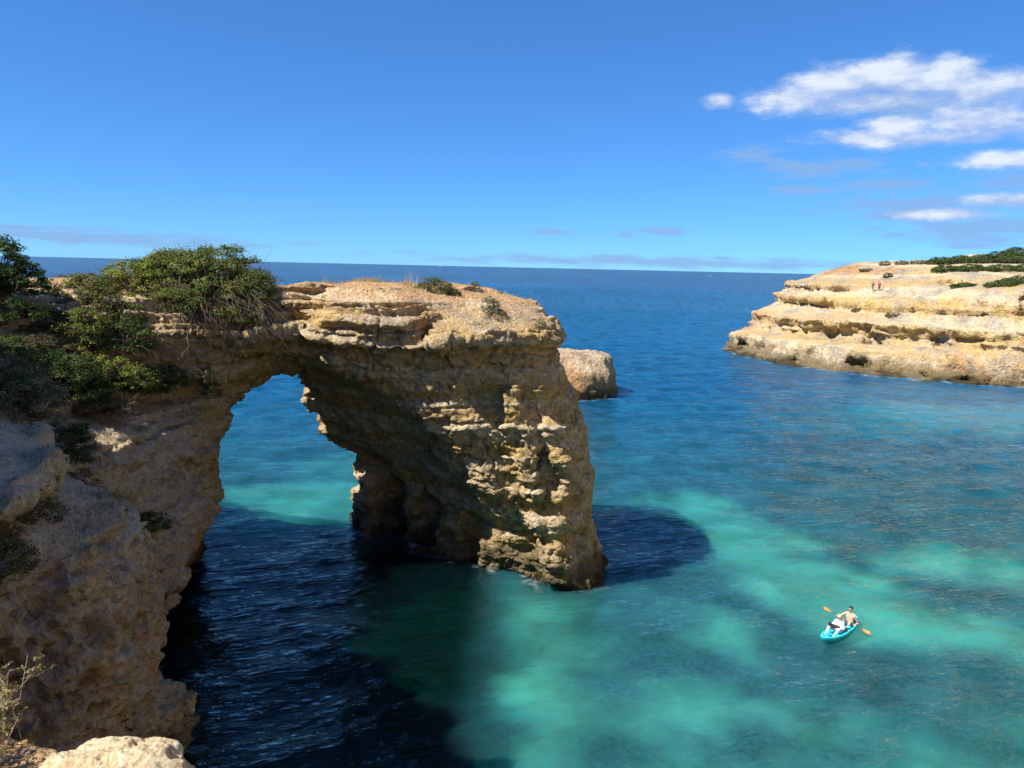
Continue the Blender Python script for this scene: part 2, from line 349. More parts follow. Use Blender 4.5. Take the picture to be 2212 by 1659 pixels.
# ------------------------------------------------------------------ cliff on the left and the rock arch
ARCH = {  # plan outlines of pillar and bridge at heights above the sea
 -3.0: [(-10.4,46.6),(-8.2,44.4),(-5.4,42.8),(-1.4,39.2),(1,38.2),(3.2,38.0),(5.2,38.6),(5.6,41),(5,46),(2,50),(-3,52),(-9,51.5),(-11,49)],
  0.0: [(-9.9,46.9),(-9.0,45.4),(-8.0,45.0),(-7.4,46.2),(-6.2,44.6),(-5.2,43.0),(-3.4,41.9),(-1.6,40.6),(-0.4,39.9),(1.2,39.3),(2.6,38.6),(3.2,38.4),(4.2,38.5),(4.75,39.2),(5,41.5),(4.5,45),(2,49),(-3,51),(-8,50.5),(-10.2,49)],
  3.0: [(-9.4,47.3),(-8.8,46.0),(-8.2,46.2),(-7.2,46.6),(-6.0,44.6),(-4.6,43.0),(-3.0,41.4),(-1.6,39.9),(-0.2,39.0),(1.6,38.4),(2.6,38.1),(3.2,38.0),(4.3,38.8),(4.7,42),(4,46.5),(1,49.8),(-3,51),(-8.8,50.5)],
  4.6: [(-9.5,47.6),(-8.9,46.6),(-7.6,46.4),(-6.2,44.2),(-4.6,42.4),(-2.8,40.6),(-1.7,38.9),(-.6,38.1),(0.6,37.8),(2.0,37.8),(3.5,38.2),(4.2,39.5),(4.5,43),(3.2,47.5),(-2,50.5),(-9,50)],
  6.2: [(-11.7,46.0),(-10,45.2),(-8,43.8),(-5.4,41.4),(-3.2,39.2),(-2.2,37.9),(-1.2,37.5),(0.6,37.4),(2.4,37.6),(3.7,38.7),(4.1,40.6),(4.2,43.5),(3,48),(-3,50.5),(-11,50)],
  8.4: [(-12.0,44.8),(-8.5,42.1),(-5.2,39.2),(-4.0,37.5),(-3.0,37.05),(-1,36.95),(0.6,37.0),(1.9,37.3),(3.1,38.4),(3.7,40.2),(3.9,44),(2.5,48.5),(-4,50),(-12,49)],
 10.3: [(-12.6,43.4),(-9.2,40.4),(-6.6,37.6),(-5.4,36.75),(-2,36.55),(0,36.65),(1.5,37.0),(2.7,38.2),(3.2,41),(3,45),(1,48),(-5,49),(-12.5,48)],
 11.6: [(-13,41.8),(-10.2,39.0),(-8.7,36.9),(-7.4,36.35),(-2,36.2),(0,36.4),(1.2,36.9),(2.1,38.4),(2.6,42),(2,46),(-2,48),(-8,48),(-13,46.5)],
 12.15: [(-19,35.6),(-14,36.6),(-10,37.0),(-8.8,36.3),(-5,36.1),(-2,36.05),(0,36.3),(1.1,37.0),(2,39),(2.4,42),(1.8,46),(-2,47.5),(-6,46.5),(-10,43.5),(-14,41.6),(-20,41)],
 13.0: [(-20,35.6),(-14,36.6),(-9.7,36.9),(-9.2,35.9),(-6,35.75),(-4.4,35.9),(-4.2,36.6),(-3.8,36.5),(-3.6,35.6),(-1.6,35.6),(-.9,36.1),(0.9,36.9),(1.8,39.2),(2,43),(1.5,46),(-2,47),(-6,46),(-10,43.4),(-14,41.6),(-20,41)],
 13.6: [(-20,35.9),(-14,36.8),(-9.8,37.0),(-9.2,35.8),(-6,35.7),(-4.6,36.0),(-4.2,36.9),(-3.8,36.9),(-3.5,36.0),(-1,36.4),(0.8,37.6),(1.8,39.8),(2,43),(1.2,45.8),(-2,46.5),(-6,45.6),(-10,43.2),(-14,41.5),(-20,41)],
 14.2: [(-20,36.2),(-14,37.0),(-10,37.0),(-8.8,36.1),(-6.5,36.0),(-4.6,36.6),(-3,37.3),(-0.6,37.9),(0.9,39.4),(1.5,41.5),(1.4,43.5),(0.4,45.2),(-3,46.2),(-6,45.2),(-10,43.1),(-14,41.5),(-20,41)],
 14.7: [(-20,37.0),(-14,37.2),(-10,37.3),(-8.5,36.6),(-6,36.6),(-4,37.6),(-1.5,38.8),(0.3,40.4),(0.8,42),(0.4,44),(-2,45.6),(-6,44.8),(-10,43),(-14,41.4),(-20,41)],
 15.2: [(-20,37.8),(-13,38.0),(-8,37.9),(-6,38.1),(-2.6,40.2),(-1.2,42),(-2,44.2),(-6,44.3),(-10,42.8),(-13,41.2),(-20,40.8)],
}
CY_ = [4, 6, 8, 11, 14, 16, 18, 21, 24, 26, 29, 32, 34, 36, 38, 41, 44, 48, 56]
CLIFF = {  # x of the cliff edge for each y, at heights
 -3.0: [-4, -9, -13, -15, -13.4, -10, -9.6, -9.8, -10.4, -13.2, -14.3, -15, -16.6, -17, -17.4, -18, -18.5, -20, -26],
 0.0: [-4.2, -9, -13, -15, -13.6, -10.6, -9.9, -10.2, -10.8, -13.4, -14.5, -15.3, -17.0, -17.2, -17.2, -17.6, -18.3, -20, -26],
 1.2: [-4.2, -9, -13, -15, -13.8, -10.9, -10.0, -10.2, -10.9, -13.6, -15.0, -15.1, -16.0, -16.6, -16.8, -17.4, -18.2, -20, -26],
 2.4: [-4.2, -9, -13, -15, -14, -11.2, -10.1, -10.3, -11.2, -13.8, -14.9, -14.4, -15.0, -15.8, -16.4, -17.2, -18.2, -20, -26],
 4.5: [-4.2, -9, -13, -15, -14.2, -11.5, -10.2, -10.4, -11.8, -14.4, -15.4, -14.9, -14.5, -14.6, -15.6, -17, -18, -20, -26],
 6.2: [-4.2, -9, -13, -15, -14.2, -11.8, -10.5, -10.7, -12.3, -14.6, -15.7, -15.1, -14.5, -14.0, -14.9, -16.4, -18, -20, -26],
 9.0: [-4.2, -9, -13, -14, -12.6, -11.6, -11.1, -11.3, -13.4, -15.8, -16.5, -16.0, -15.4, -14.7, -14.4, -15.4, -17, -20, -26],
 10.2: [-4.2, -9, -12, -13, -12.6, -12.6, -12.6, -13.4, -15.6, -17.6, -18.4, -17.7, -16.6, -15.2, -13.9, -12.9, -14.6, -20, -26],
 10.9: [-4.2, -9, -12, -13, -12.2, -11.2, -10.9, -12.8, -15.8, -18.2, -19.2, -18.4, -16.8, -15.2, -13.0, -11.6, -13.4, -20, -26],
 11.4: [-4.2, -9, -12, -13, -12.2, -11.4, -11.3, -13.2, -16.2, -18.6, -19.6, -18.8, -17.2, -15.0, -12.6, -11.6, -13, -20, -26],
 12.4: [-4.2, -9, -12.5, -14.4, -14.6, -14.4, -14.4, -15.6, -17.6, -20, -21, -20, -18.2, -15.0, -11.5, -11, -12, -20, -26],
 13.2: [-4.4, -9.2, -14, -12.5, -14.0, -15.4, -16.8, -17.2, -17.4, -18.6, -22, -21.2, -19, -15.2, -11.5, -11, -12, -20, -26],
 13.9: [-4.6, -9.6, -16, -12.5, -14.0, -15.4, -16.8, -18.4, -17.6, -18.8, -23, -22.4, -20, -15.6, -12, -11, -12, -20, -26],
 14.6: [-5, -12, -19, -12.5, -14.0, -15.4, -16.8, -18.9, -19.4, -20.4, -24, -23.4, -21, -17, -14, -13, -14, -20, -26],
 15.3: [-7, -16, -21, -12.5, -14.0, -15.4, -16.8, -18.9, -21.0, -22.4, -25, -25, -24, -22, -20, -18, -18, -22, -27],
 17.5: [-12, -16, -16, -13.5, -14.6, -16, -17.4, -19.4, -21.6, -23.5, -26, -28, -30, -32, -33, -33, -33, -34, -34],
 24.0: [-16, -18, -17, -15.5, -16.4, -17.6, -19, -21, -23.4, -26, -30, -32, -33, -33, -33, -33, -33, -34, -34],
}
def strata_table(seed, z0, z1, wmin, wmax):
    r = random.Random(seed); zs = [z0]; v = [0.0]
    z = z0
    while z < z1:
        w = r.uniform(wmin, wmax); a = r.uniform(-1, 1); zs += [z+w*0.12, z+w*0.88]; v += [a, a]; z += w
    return np.array(zs), np.array(v)
def grid_axes(lo, hi, h):
    return [np.arange(lo[i], hi[i]+h*0.5, h).astype(np.float32) for i in range(3)]
def levels_field(levels, X2, Y2, zs, fn):
    keys = sorted(levels); F2 = [fn(levels[k]) for k in keys]; out = np.empty((X2.shape[0], X2.shape[1], len(zs)), np.float32)
    for i, z in enumerate(zs):
        if z <= keys[0]: out[:, :, i] = F2[0]; continue
        if z >= keys[-1]: out[:, :, i] = F2[-1]; continue
        j = int(np.searchsorted(keys, z))-1; f = (z-keys[j])/(keys[j+1]-keys[j])
        out[:, :, i] = F2[j]*(1-f)+F2[j+1]*f
    return out
def smin(a, b, k):
    hh = np.clip(0.5+0.5*(b-a)/k, 0, 1); return b*(1-hh)+a*hh-k*hh*(1-hh)

def build_cliffs():
    h = 0.145; lo = (-34, 5.0, -2.4); hi = (6.6, 53, 24.2)
    ax, ay, az = grid_axes(lo, hi, h); X2, Y2 = np.meshgrid(ax, ay, indexing='ij'); shape = (len(ax), len(ay), len(az))
    S = levels_field(ARCH, X2, Y2, az, lambda p: poly_sdf(X2, Y2, p))
    Z3 = az[None, None, :]
    # left cliff
    C = levels_field(CLIFF, X2, Y2, az, lambda row: (X2-np.interp(ay, CY_, row)[None, :])*0.78)
    hl = smooth(0, 3.5, -0.70*Y2-3.4-X2)*smooth(7, 10, Y2)*smooth(31, 24, Y2)
    top = 15.25+(7.0+3.2*fbm(np.stack([X2.ravel()*.45, Y2.ravel()*.45, X2.ravel()*0], 1), 3, 55).reshape(X2.shape))*hl
    top = top+0.25*vnoise(np.stack([X2.ravel()*.5, Y2.ravel()*.5, X2.ravel()*0], 1), 5).reshape(X2.shape)
    C = np.maximum(C, (Y2-np.interp(X2, [-34, -26, -20, -14, -10], [47, 42.5, 41.6, 41.9, 43]))[:, :, None]*0.8)
    S = smin(S, C, 0.7); del C
    # big sockets and holes
    def ball(c, r, sq=(1, 1, 1)):
        i0 = [max(0, int((c[k]-r*2.2/sq[k]-lo[k])/h)) for k in range(3)]; i1 = [min(shape[k], int((c[k]+r*2.2/sq[k]-lo[k])/h)+2) for k in range(3)]
        if any(i1[k] <= i0[k] for k in range(3)): return
        g = S[i0[0]:i1[0], i0[1]:i1[1], i0[2]:i1[2]]
        d = np.sqrt(((ax[i0[0]:i1[0]]-c[0])*sq[0])[:, None, None]**2+((ay[i0[1]:i1[1]]-c[1])*sq[1])[None, :, None]**2+((az[i0[2]:i1[2]]-c[2])*sq[2])[None, None, :]**2)-r
        g[...] = -smin(-g, d, 0.12)
    for c, r, q in [((-14.55, 37.5, 7.75), 0.34, (1, .3, 1)), ((-15.2, 36.6, 7.2), 0.42, (1, .5, .7)), ((-14.6, 31.5, 2.3), 0.5, (1, .8, .6)), ((-15.6, 32.5, 0.6), 1.3, (.9, .5, .8)),
                    ((-0.4, 37.0, 5.4), 0.7, (.6, .8, 1.5)), ((-8.0, 45.2, 2.2), 0.3, (1, 1, 1)), ((-8.5, 45.0, 0.8), 0.4, (1, 1, 1)), ((-10.9, 19.4, 6.0), 0.7, (1, .6, 1.2)),
                    ((-11.4, 16.3, 5.4), 0.6, (.6, 1, 1.4)), ((-10.2, 17.8, 4.6), 0.35, (.7, .7, 1.3)), ((-9.95, 21.5, 3.6), 0.6, (.8, .5, 1.8)), ((-13, 15, 6.2), 0.6, (.7, 1, 1.2)),
                    ((-16.6, 31, 6.6), 0.5, (1, .6, 1)), ((-15.4, 28.6, 7.0), 0.4, (1, .5, 1)), ((-15.3, 30.2, 7.2), 0.35, (1, .7, 1)), ((-15.1, 33.2, 6.9), 0.4, (1, .6, 1)),
                    ((-4.6, 43.4, 1.6), 1.2, (1, 1, .55)), ((-2.1, 40.9, 1.4), 0.9, (1, 1, .45)), ((-6.8, 46.0, 2.0), 1.0, (1, 1, .4))]:
        ball(c, r, q)
    # knobbly rib on the right of the pillar that catches the sun
    def lump(c, r, sq=(1, 1, 1)):
        i0 = [max(0, int((c[k]-r*2.2/sq[k]-lo[k])/h)) for k in range(3)]; i1 = [min(shape[k], int((c[k]+r*2.2/sq[k]-lo[k])/h)+2) for k in range(3)]
        g = S[i0[0]:i1[0], i0[1]:i1[1], i0[2]:i1[2]]
        d = np.sqrt(((ax[i0[0]:i1[0]]-c[0])*sq[0])[:, None, None]**2+((ay[i0[1]:i1[1]]-c[1])*sq[1])[None, :, None]**2+((az[i0[2]:i1[2]]-c[2])*sq[2])[None, None, :]**2)-r
        g[...] = smin(g, d, 0.25)
    rr = random.Random(3)
    face_y = lambda z: np.interp(z, [0, 3, 4.6, 6.2, 8.4, 10.3, 12], [38.5, 38.15, 37.9, 37.55, 37.15, 36.8, 36.3])
    for (x, y, z, r) in [(0.1,36.5,10.6,.5),(-.3,36.6,9.9,.55),(.35,36.5,9.6,.5),(-.1,36.7,9.0,.6),(.6,36.8,8.4,.55),(.9,36.8,7.7,.5),(.7,37.0,7.0,.55),(1.0,37.3,6.2,.7),(1.2,37.4,5.4,.6),(2.0,36.9,8.6,.45),(2.3,37.2,7.4,.5),
                         (2.9,37.8,6.0,.65),(2.6,37.7,5.2,.6),(2.4,37.9,4.3,.75),(2.5,38.0,3.4,.9),(2.6,38.1,2.4,.95),(2.8,38.2,1.5,.85),(2.7,38.3,.6,.7),(3.9,38.5,.4,.4),(3.7,38.2,4.8,.45),(1.4,38.2,3.6,.5)]:
        y = face_y(z)+max(0, x-1.6)*.3-0.1; lump((x, y, z), r)
        for _ in range(4): lump((x+rr.uniform(-.5, .5), y+rr.uniform(-.3, .1), z+rr.uniform(-.6, .6)), r*rr.uniform(.35, .6))
    # large forms and bedding
    wob = coarse_field(lambda G: fbm(G*np.array([.22, .22, .3], np.float32), 3, 3)*0.55+fbm(G*np.array([.8, .8, 1.0], np.float32)+9, 2, 8)*0.28, lo, h, shape)
    wz = coarse_field(lambda G: fbm(G*np.array([.12, .12, .05], np.float32), 3, 21)*0.9, lo, h, shape)
    zt, vt = strata_table(4, -4, 24, 0.25, 0.8); zt2, vt2 = strata_table(9, -4, 22, 1.1, 2.2)
    zz = Z3+wz+0.02*(X2+Y2*0.6)[:, :, None]
    band = np.interp(zz.ravel(), zt, vt).reshape(shape).astype(np.float32); band2 = np.interp(zz.ravel(), zt2, vt2).reshape(shape).astype(np.float32)
    wgt = (0.05+0.20*smooth(11.6, 13.2, Z3))*np.ones((shape[0], shape[1], 1), np.float32)
    S += wob+band*wgt+band2*0.16
    S = np.maximum(S, (Z3-(top+0.10)[:, :, None]+0.12*wob)*0.85)
    del band, band2, zz, wob, wz
    for k, sl in enumerate([np.s_[0, :, :], np.s_[:, 0, :], np.s_[:, :, 0], np.s_[-1, :, :], np.s_[:, -1, :], np.s_[:, :, -1]]):
        S[sl] = np.maximum(S[sl], 0.3)
    V, Q = surface_nets(S, lo, h); del S
    V = relax(V, Q, 1, 0.4)
    N = vnormals(V, Q); fc = V[Q].mean(1); fn = N[Q].mean(1)
    keep = (fc[:, 2] > -1.6) & (fc[:, 0] > -33.6); Q = Q[keep]; fc = fc[keep]; fn = fn[keep]
    log('cliff quads', len(Q))
    see = ((np.array([0, 0, CAM_H])-fc)*fn).sum(1) > -1.0; see &= (fc[:, 0] > -0.75*fc[:, 1]-2)
    VA, QA = subdivide(V, Q[see]); nb = len(VA); QB = Q[~see]
    V = VA; Q = np.concatenate([QA, QB]); u, inv = np.unique(Q, return_inverse=True); V = V[u]; Q = inv.reshape(Q.shape)
    V = relax(V, Q, 1, 0.35); N = vnormals(V, Q)
    log('subdivided', len(Q))
    # crumbly relief: knobs, solution pits, joints
    A3 = lambda *v: np.array(v, np.float32)
    face = 1-smooth(0.5, 0.9, N[:, 2])
    kn = fbm(V*A3(1.1, 1.1, 1.3), 5, 31, 0.55); kn2 = ridged(V*A3(.55, .55, .8), 3, 41)
    cell = worley(V*A3(.9, .9, 0.7), 51); pit = worley(V*A3(2.0, 2.0, 1.6), 61); pit2 = worley(V*A3(.8, .8, .65), 65)
    near = smooth(27, 22, V[:, 1])*smooth(10.5, 8.5, V[:, 2])
    pm = np.maximum(smooth(-0.1, 0.3, fbm(V*.3, 3, 71)), near)
    wv = 0.5*fbm(V*A3(.2, .2, .1), 2, 77)+0.12*fbm(V*A3(.9, .9, .3), 2, 78)
    strat = np.interp(V[:, 2]+wv, *strata_table(14, -4, 22, 0.14, 0.42)); strat2 = np.interp(V[:, 2]+wv, *strata_table(15, -4, 22, 0.5, 1.3))
    upz = smooth(11.9, 13.0, V[:, 2]); sm = smooth(-.3, .2, fbm(V*.35, 2, 79))
    def notch(tab, w):                                            # bedding planes eroded to thin grooves
        e = np.sort(tab[0][1::2]-0.0); zq = V[:, 2]+wv; i = np.clip(np.searchsorted(e, zq), 1, len(e)-1); dd = np.minimum(np.abs(zq-e[i-1]), np.abs(zq-e[i])); return 1-smooth(0, w, dd)
    nt1 = notch(strata_table(15, -4, 22, 0.5, 1.3), .09)*smooth(-.25, .25, fbm(V*A3(.5, .5, 1.2), 2, 90)); nt2 = notch(strata_table(14, -4, 22, 0.14, 0.42), .05)
    def joint(sc, seed):                                          # steep joints: zero lines of a stretched noise
        return 1-smooth(0, .045, np.abs(vnoise(V*A3(sc, sc, sc*.22)+np.stack([.35*fbm(V*.8, 2, seed+3)]*3, 1), seed)))
    jt = joint(.42, 95)*smooth(-.1, .3, fbm(V*.25, 2, 97))+joint(.8, 98)*smooth(.1, .4, fbm(V*.4, 2, 99))*.6
    big = fbm(V*A3(.5, .5, .65), 3, 101)
    d = 0.21*kn*(1-.55*upz)+0.28*big*face*(1-.5*upz)+0.14*kn2*face+0.20*(0.45-cell)*face-0.28*pm*face*(1-smooth(0.10, 0.40, pit))-0.55*near*(1-smooth(0.1, 0.45, pit2))
    bw = V+.25*np.stack([fbm(V*1.3, 2, 110+k) for k in range(3)], 1)
    d += face*(0.42*blocks(bw*A3(.75, .75, 1.1), 120)+0.22*blocks(bw*A3(1.9, 1.9, 2.6), 130))*(1-.5*upz)
    d += face*(strat*(0.075+0.22*upz*(.35+.65*sm))+strat2*(0.12+0.16*upz))-face*(0.28*nt1+(0.045+.14*upz)*nt2+0.24*jt)
    d *= np.where(N[:, 2] > 0.8, 0.5, 1.0)*(1-.38*smooth(-11, -9, V[:, 0])*smooth(12.6, 11.8, V[:, 2]))
    V = V+N*d[:, None]
    # rib of rock on the right of the pillar that juts out and catches the sun
    V = V.astype(np.float32)
    N = vnormals(V, Q); CC = rock_colors(V, N, 1.0, .35, .5, 1.45, .85)
    pale = smooth(-9.5, -13, V[:, 0])*smooth(36.5, 33, V[:, 1])*(.62+.3*fbm(V*.3, 2, 560))*smooth(.6, 1.6, V[:, 2])        # pale grey-tan rock of the near cliff, lightened to lift its shade
    CC = mixc(CC, (0.68, 0.58, 0.455), np.clip(pale, 0, 1))*np.ones((1, 3), np.float32)
    fx = V[Q].mean(1)
    left = (fx[:, 0] < -11.6-0.25*(fx[:, 1]-38)) & ((fx[:, 0] < -12.9) | (fx[:, 2] > 10))
    left &= ~((fx[:, 1] > 40.5) & (fx[:, 0] > -13.4) & (fx[:, 2] < 11.4))
    for nm, keep in (('cliff', left), ('rock_arch', ~left)):
        v, q, u = submesh(V, Q, keep)
        o = mesh_np(nm, v, q, M_ROCK, attrs={'col': CC[u]})
        if nm == 'cliff': tag(o, 'pitted shaded limestone cliff running from the foreground to the arch', None, None, 'structure')
        else: tag(o, 'big yellow limestone arch whose single pillar stands in the sea', 'rock arch')
    return V, Q, N
ROCKV, ROCKQ, ROCKN = build_cliffs()
print('cliffs', len(ROCKQ), time.time()-T0)

# ------------------------------------------------------------------ headland across the bay
HEAD = {
 -2.0: [(45.5,164),(46.5,150),(48.5,137),(56,129),(65,121),(77,115),(100,109),(150,99),(150,240),(70,205),(50,175)],
  0.6: [(46.6,164),(48,150),(49.6,138.5),(57,131),(66,122.4),(78,116.4),(100,110),(150,100),(150,240),(70,204),(51,174)],
  3.8: [(46.8,164),(49,152),(52.2,141),(59.5,133),(68.2,125),(79.2,118),(101,111),(150,101),(150,240),(70,204),(52,173)],
  4.8: [(50.2,163),(53.2,153.5),(57.5,144),(63,136.4),(70.6,128),(80.4,119.6),(102,112),(150,102),(150,240),(71,203),(54,173)],
  5.4: [(51.2,162),(54.0,153.5),(58.5,144.5),(64,137),(71,128.6),(80.8,120.2),(102,112.4),(150,102),(150,240),(71,203),(54,173)],
  8.0: [(50.8,161),(53.8,152),(58,143.5),(63.2,136),(70.8,127.8),(80.8,120),(102,112),(150,102),(150,240),(71,203),(54,173)],
  9.0: [(54.8,162),(58,152.5),(62.4,144.4),(67,137.8),(72.5,129.8),(81.4,120.8),(102,112.6),(150,103),(150,240),(72,202),(57,173)],
 10.2: [(57.2,160),(60.4,151),(64.4,144.6),(69,138),(74,131),(82.2,121.8),(103,113),(150,103.5),(150,240),(73,202),(60,173)],
 12.2: [(57.4,160),(60.4,150.6),(64.6,144.2),(69.6,138),(74.6,131),(82.4,121.8),(103,113),(150,103.5),(150,240),(73,202),(60,173)],
 13.2: [(58.2,161),(62.6,152.5),(67,147),(72,140.5),(76.4,132.4),(83,122.4),(103,113.6),(150,104),(150,240),(74,201),(62,174)],
 14.6: [(57.8,161.5),(62.4,153),(68,148.5),(74,143),(79,135),(84.4,123.8),(104,114.6),(150,105),(150,240),(75,200),(62,174)],
 15.6: [(63,165),(67.6,157.5),(73,151.5),(79,146),(85,139),(92,131),(108,121),(150,112),(150,240),(78,198),(66,176)],
 17.6: [(69,168),(75,159),(81.5,153),(88,149),(95,144),(103,139),(115,132),(150,122),(150,240),(84,196),(74,182)],
 19.2: [(75,171),(84,162),(92,157),(100,152),(108,147.5),(118,142),(150,133),(150,240),(92,194),(82,186)],
 20.0: [(88,176),(98,166),(108,160),(118,156),(130,151),(150,146),(150,240),(104,192)],
 21.0: [(104,180),(114,172),(126,166),(150,158),(150,240),(116,192)],
}
def build_headland():
    h = 0.45; lo = (40, 98, -1.9); hi = (140, 215, 26)
    ax, ay, az = grid_axes(lo, hi, h); X2, Y2 = np.meshgrid(ax, ay, indexing='ij'); shape = (len(ax), len(ay), len(az))
    S = levels_field(HEAD, X2, Y2, az, lambda p: poly_sdf(X2, Y2, p)); Z3 = az[None, None, :]
    S = np.maximum(S, (Z3-21.6)*0.9)
    wob = coarse_field(lambda G: fbm(G*np.array([.06, .06, .1], np.float32), 3, 103)*1.3+fbm(G*np.array([.22, .22, .26], np.float32), 3, 108)*1.3, lo, h, shape, 3)
    wm = coarse_field(lambda G: smooth(-.45, .35, fbm(G*np.array([.09, .09, .05], np.float32), 2, 118)), lo, h, shape)
    wz = coarse_field(lambda G: fbm(G*np.array([.03, .03, .03], np.float32), 3, 121)*1.3, lo, h, shape)
    zt, vt = strata_table(44, -4, 30, 0.7, 2.0); zz = Z3+wz
    band = np.interp(zz.ravel(), zt, vt).reshape(shape).astype(np.float32)
    S += wob*(1-0.8*smooth(14.5, 16.5, Z3))+band*wm*0.55*(1-0.75*smooth(16, 18, Z3))
    for c, r, q in [((50.6, 137.8, 1.4), 1.0, (.5, .5, 1)), ((58.4, 130.2, 1.7), 1.3, (.5, .5, .9)), ((63.5, 124.8, 1.2), .8, (.7, .5, 1)), ((69.5, 120.8, 2.2), 1.3, (.5, .5, 1)), ((71.0, 120, .9), .9, (.5, .5, 1)), ((66, 123, .8), .7, (.5, .6, 1)),
                    ((58.2, 143.2, 5.2), .8, (.3, .4, 1)), ((64, 136.2, 5.0), 1.1, (.5, .4, 1)), ((71.2, 128, 6.0), 1.0, (.8, .5, .6)), ((46.9, 158, 1.6), 0.8, (.5, .3, 1)), ((83, 123.4, 12.0), 1.6, (1.2, .6, .35)), ((81, 143.5, 15.8), 1.4, (.5, .5, .8))]:
        d = np.sqrt(((X2-c[0])*q[0])[:, :, None]**2+((Y2-c[1])*q[1])[:, :, None]**2+((Z3-c[2])*q[2])**2)-r
        S = np.maximum(S, -d)
    for sl in [np.s_[0, :, :], np.s_[:, 0, :], np.s_[:, :, 0], np.s_[-1, :, :], np.s_[:, -1, :], np.s_[:, :, -1]]: S[sl] = np.maximum(S[sl], 0.3)
    V, Q = surface_nets(S, lo, h); V = relax(V, Q, 1, 0.3); N = vnormals(V, Q)
    face = 1-smooth(0.5, 0.9, N[:, 2])
    strat = np.interp(V[:, 2]+1.0*fbm(V*np.array([.05, .05, .03], np.float32), 2, 177), *strata_table(24, -4, 30, 0.5, 1.2))
    A3 = lambda *v: np.array(v, np.float32)
    zq = V[:, 2]+1.0*fbm(V*A3(.05, .05, .03), 2, 177); e = np.sort(strata_table(24, -4, 30, 0.9, 2.4)[0][1::2]); i = np.clip(np.searchsorted(e, zq), 1, len(e)-1); nt = 1-smooth(0, .3, np.minimum(np.abs(zq-e[i-1]), np.abs(zq-e[i])))
    jt = 1-smooth(0, .06, np.abs(vnoise(V*A3(.14, .14, .03)+np.stack([.3*fbm(V*.3, 2, 183)]*3, 1), 184)))
    bw = V+.8*np.stack([fbm(V*.4, 2, 190+k) for k in range(3)], 1)
    d = face*(1.2*blocks(bw*A3(.22, .22, .34), 191)+.6*blocks(bw*A3(.55, .55, .8), 195))+0.8*fbm(V*.4, 5, 131, .55)*(0.22+0.78*face)+0.5*ridged(V*A3(.22, .22, .4), 3, 141)*face+0.55*strat*face-0.6*face*(1-smooth(0.1, 0.4, worley(V*.5, 151)))*smooth(-.1, .4, fbm(V*.12, 2, 155))-.5*nt*face-.6*jt*face
    V = (V+N*d[:, None]).astype(np.float32)
    o = mesh_np('headland', V, Q, M_HEAD, attrs={'col': rock_colors(V, vnormals(V, Q), .4, .5, .6, 1.8)*.95}); tag(o, 'sunlit terraced yellow headland across the bay', None, None, 'structure')
    return V, Q
HEADV, HEADQ = build_headland()
print('headland', len(HEADQ), time.time()-T0)

STACKV = None
def build_stack():
    global STACKV
    h = 0.28; lo = (1, 90, -1.9); hi = (18, 114, 8)
    L_ = {-2.0: [(2,95),(8,94.5),(13.2,97),(15,102),(13,110),(5,111)], 0.5: [(2.4,96),(8,95.8),(12.2,97.6),(14.1,102),(12.4,109),(5,110)],
          3.0: [(3,96.6),(8.4,96.4),(12.4,98),(13.9,102),(12,108.5),(5,109.5)], 5.0: [(3.6,97.4),(8.4,97.6),(11.8,98.8),(13.2,102),(11.6,107.5),(5.5,108.5)], 5.8: [(4.6,98.8),(8.4,99.8),(10.6,101),(11.8,103),(10,106),(6,107)]}
    ax, ay, az = grid_axes(lo, hi, h); X2, Y2 = np.meshgrid(ax, ay, indexing='ij'); shape = (len(ax), len(ay), len(az))
    S = levels_field(L_, X2, Y2, az, lambda p: poly_sdf(X2, Y2, p)); S = np.maximum(S, (az[None, None, :]-5.35)*.9)
    S += coarse_field(lambda G: fbm(G*.3, 3, 203)*0.6, lo, h, shape)
    S[:, :, 0] = 0.3
    V, Q = surface_nets(S, lo, h); N = vnormals(V, Q)
    V = (V+N*(0.3*fbm(V*.9, 4, 231)+0.12*ridged(V*.5, 3, 241))[:, None]).astype(np.float32)
    STACKV = V
    o = mesh_np('sea_stack', V, Q, M_HEAD2, attrs={'col': rock_colors(V, vnormals(V, Q), .7, .45, .45, 1.1, 0, 7)*.85}); tag(o, 'low flat-topped rock standing in the sea behind the arch', 'sea stack')
build_stack()

# ------------------------------------------------------------------ sea and sea bed
SAND = [  # x, y, rx, ry, strength : pale sandy lanes on the bottom
 ]
def sand_mask(x, y):
    P = np.stack([x, y, np.zeros_like(x)], 1)
    wx = x+2.2*fbm(P*.15, 3, 301); wy = y+2.2*fbm(P*.15+50, 3, 302)
    m = np.full(x.shape, -0.72)
    for (cx, cy, rx, ry, a) in SANDS:
        m = np.maximum(m, a*(1-np.sqrt(((wx-cx)/rx)**2+((wy-cy)/ry)**2)))
    m = m-0.9*smooth(0.5, -2.5, x)*smooth(46, 42, y)-0.5*smooth(12, 9, x)*smooth(3, 5, x)*smooth(36, 38, y)*smooth(50, 47, y)  # sand cut back to darken the bed where cliff and pillar shade falls
    n = fbm(P*.35+9, 5, 305)
    return smooth(-0.42, 0.5, m+0.6*n)
SANDS = [(13.0,52.5,3.0,4.5,.8),(15.5,46,3.6,4.5,1),(17,40,4.6,4.0,.9),(19.5,35.5,4.4,3.2,.85),(25,33.5,5,2.0,.45),(27,43,7,2.4,.4),(9.0,33.0,1.8,2.0,.4),(7.8,27.2,2.0,1.8,.36),(2.2,27.0,1.7,3.6,.30),(3.6,35.0,1.6,2.4,.26),
         (-16.5,48.5,4,3.4,.75),(-14.5,52.5,5,4,.6),(-12,62,4,4,.5),(54,94,22,11,.9),(8,22,4,2,.25),(20,24.5,5,2,.2),(60,170,18,40,.5),(22,140,16,26,.35),(-2,160,10,40,.3)]
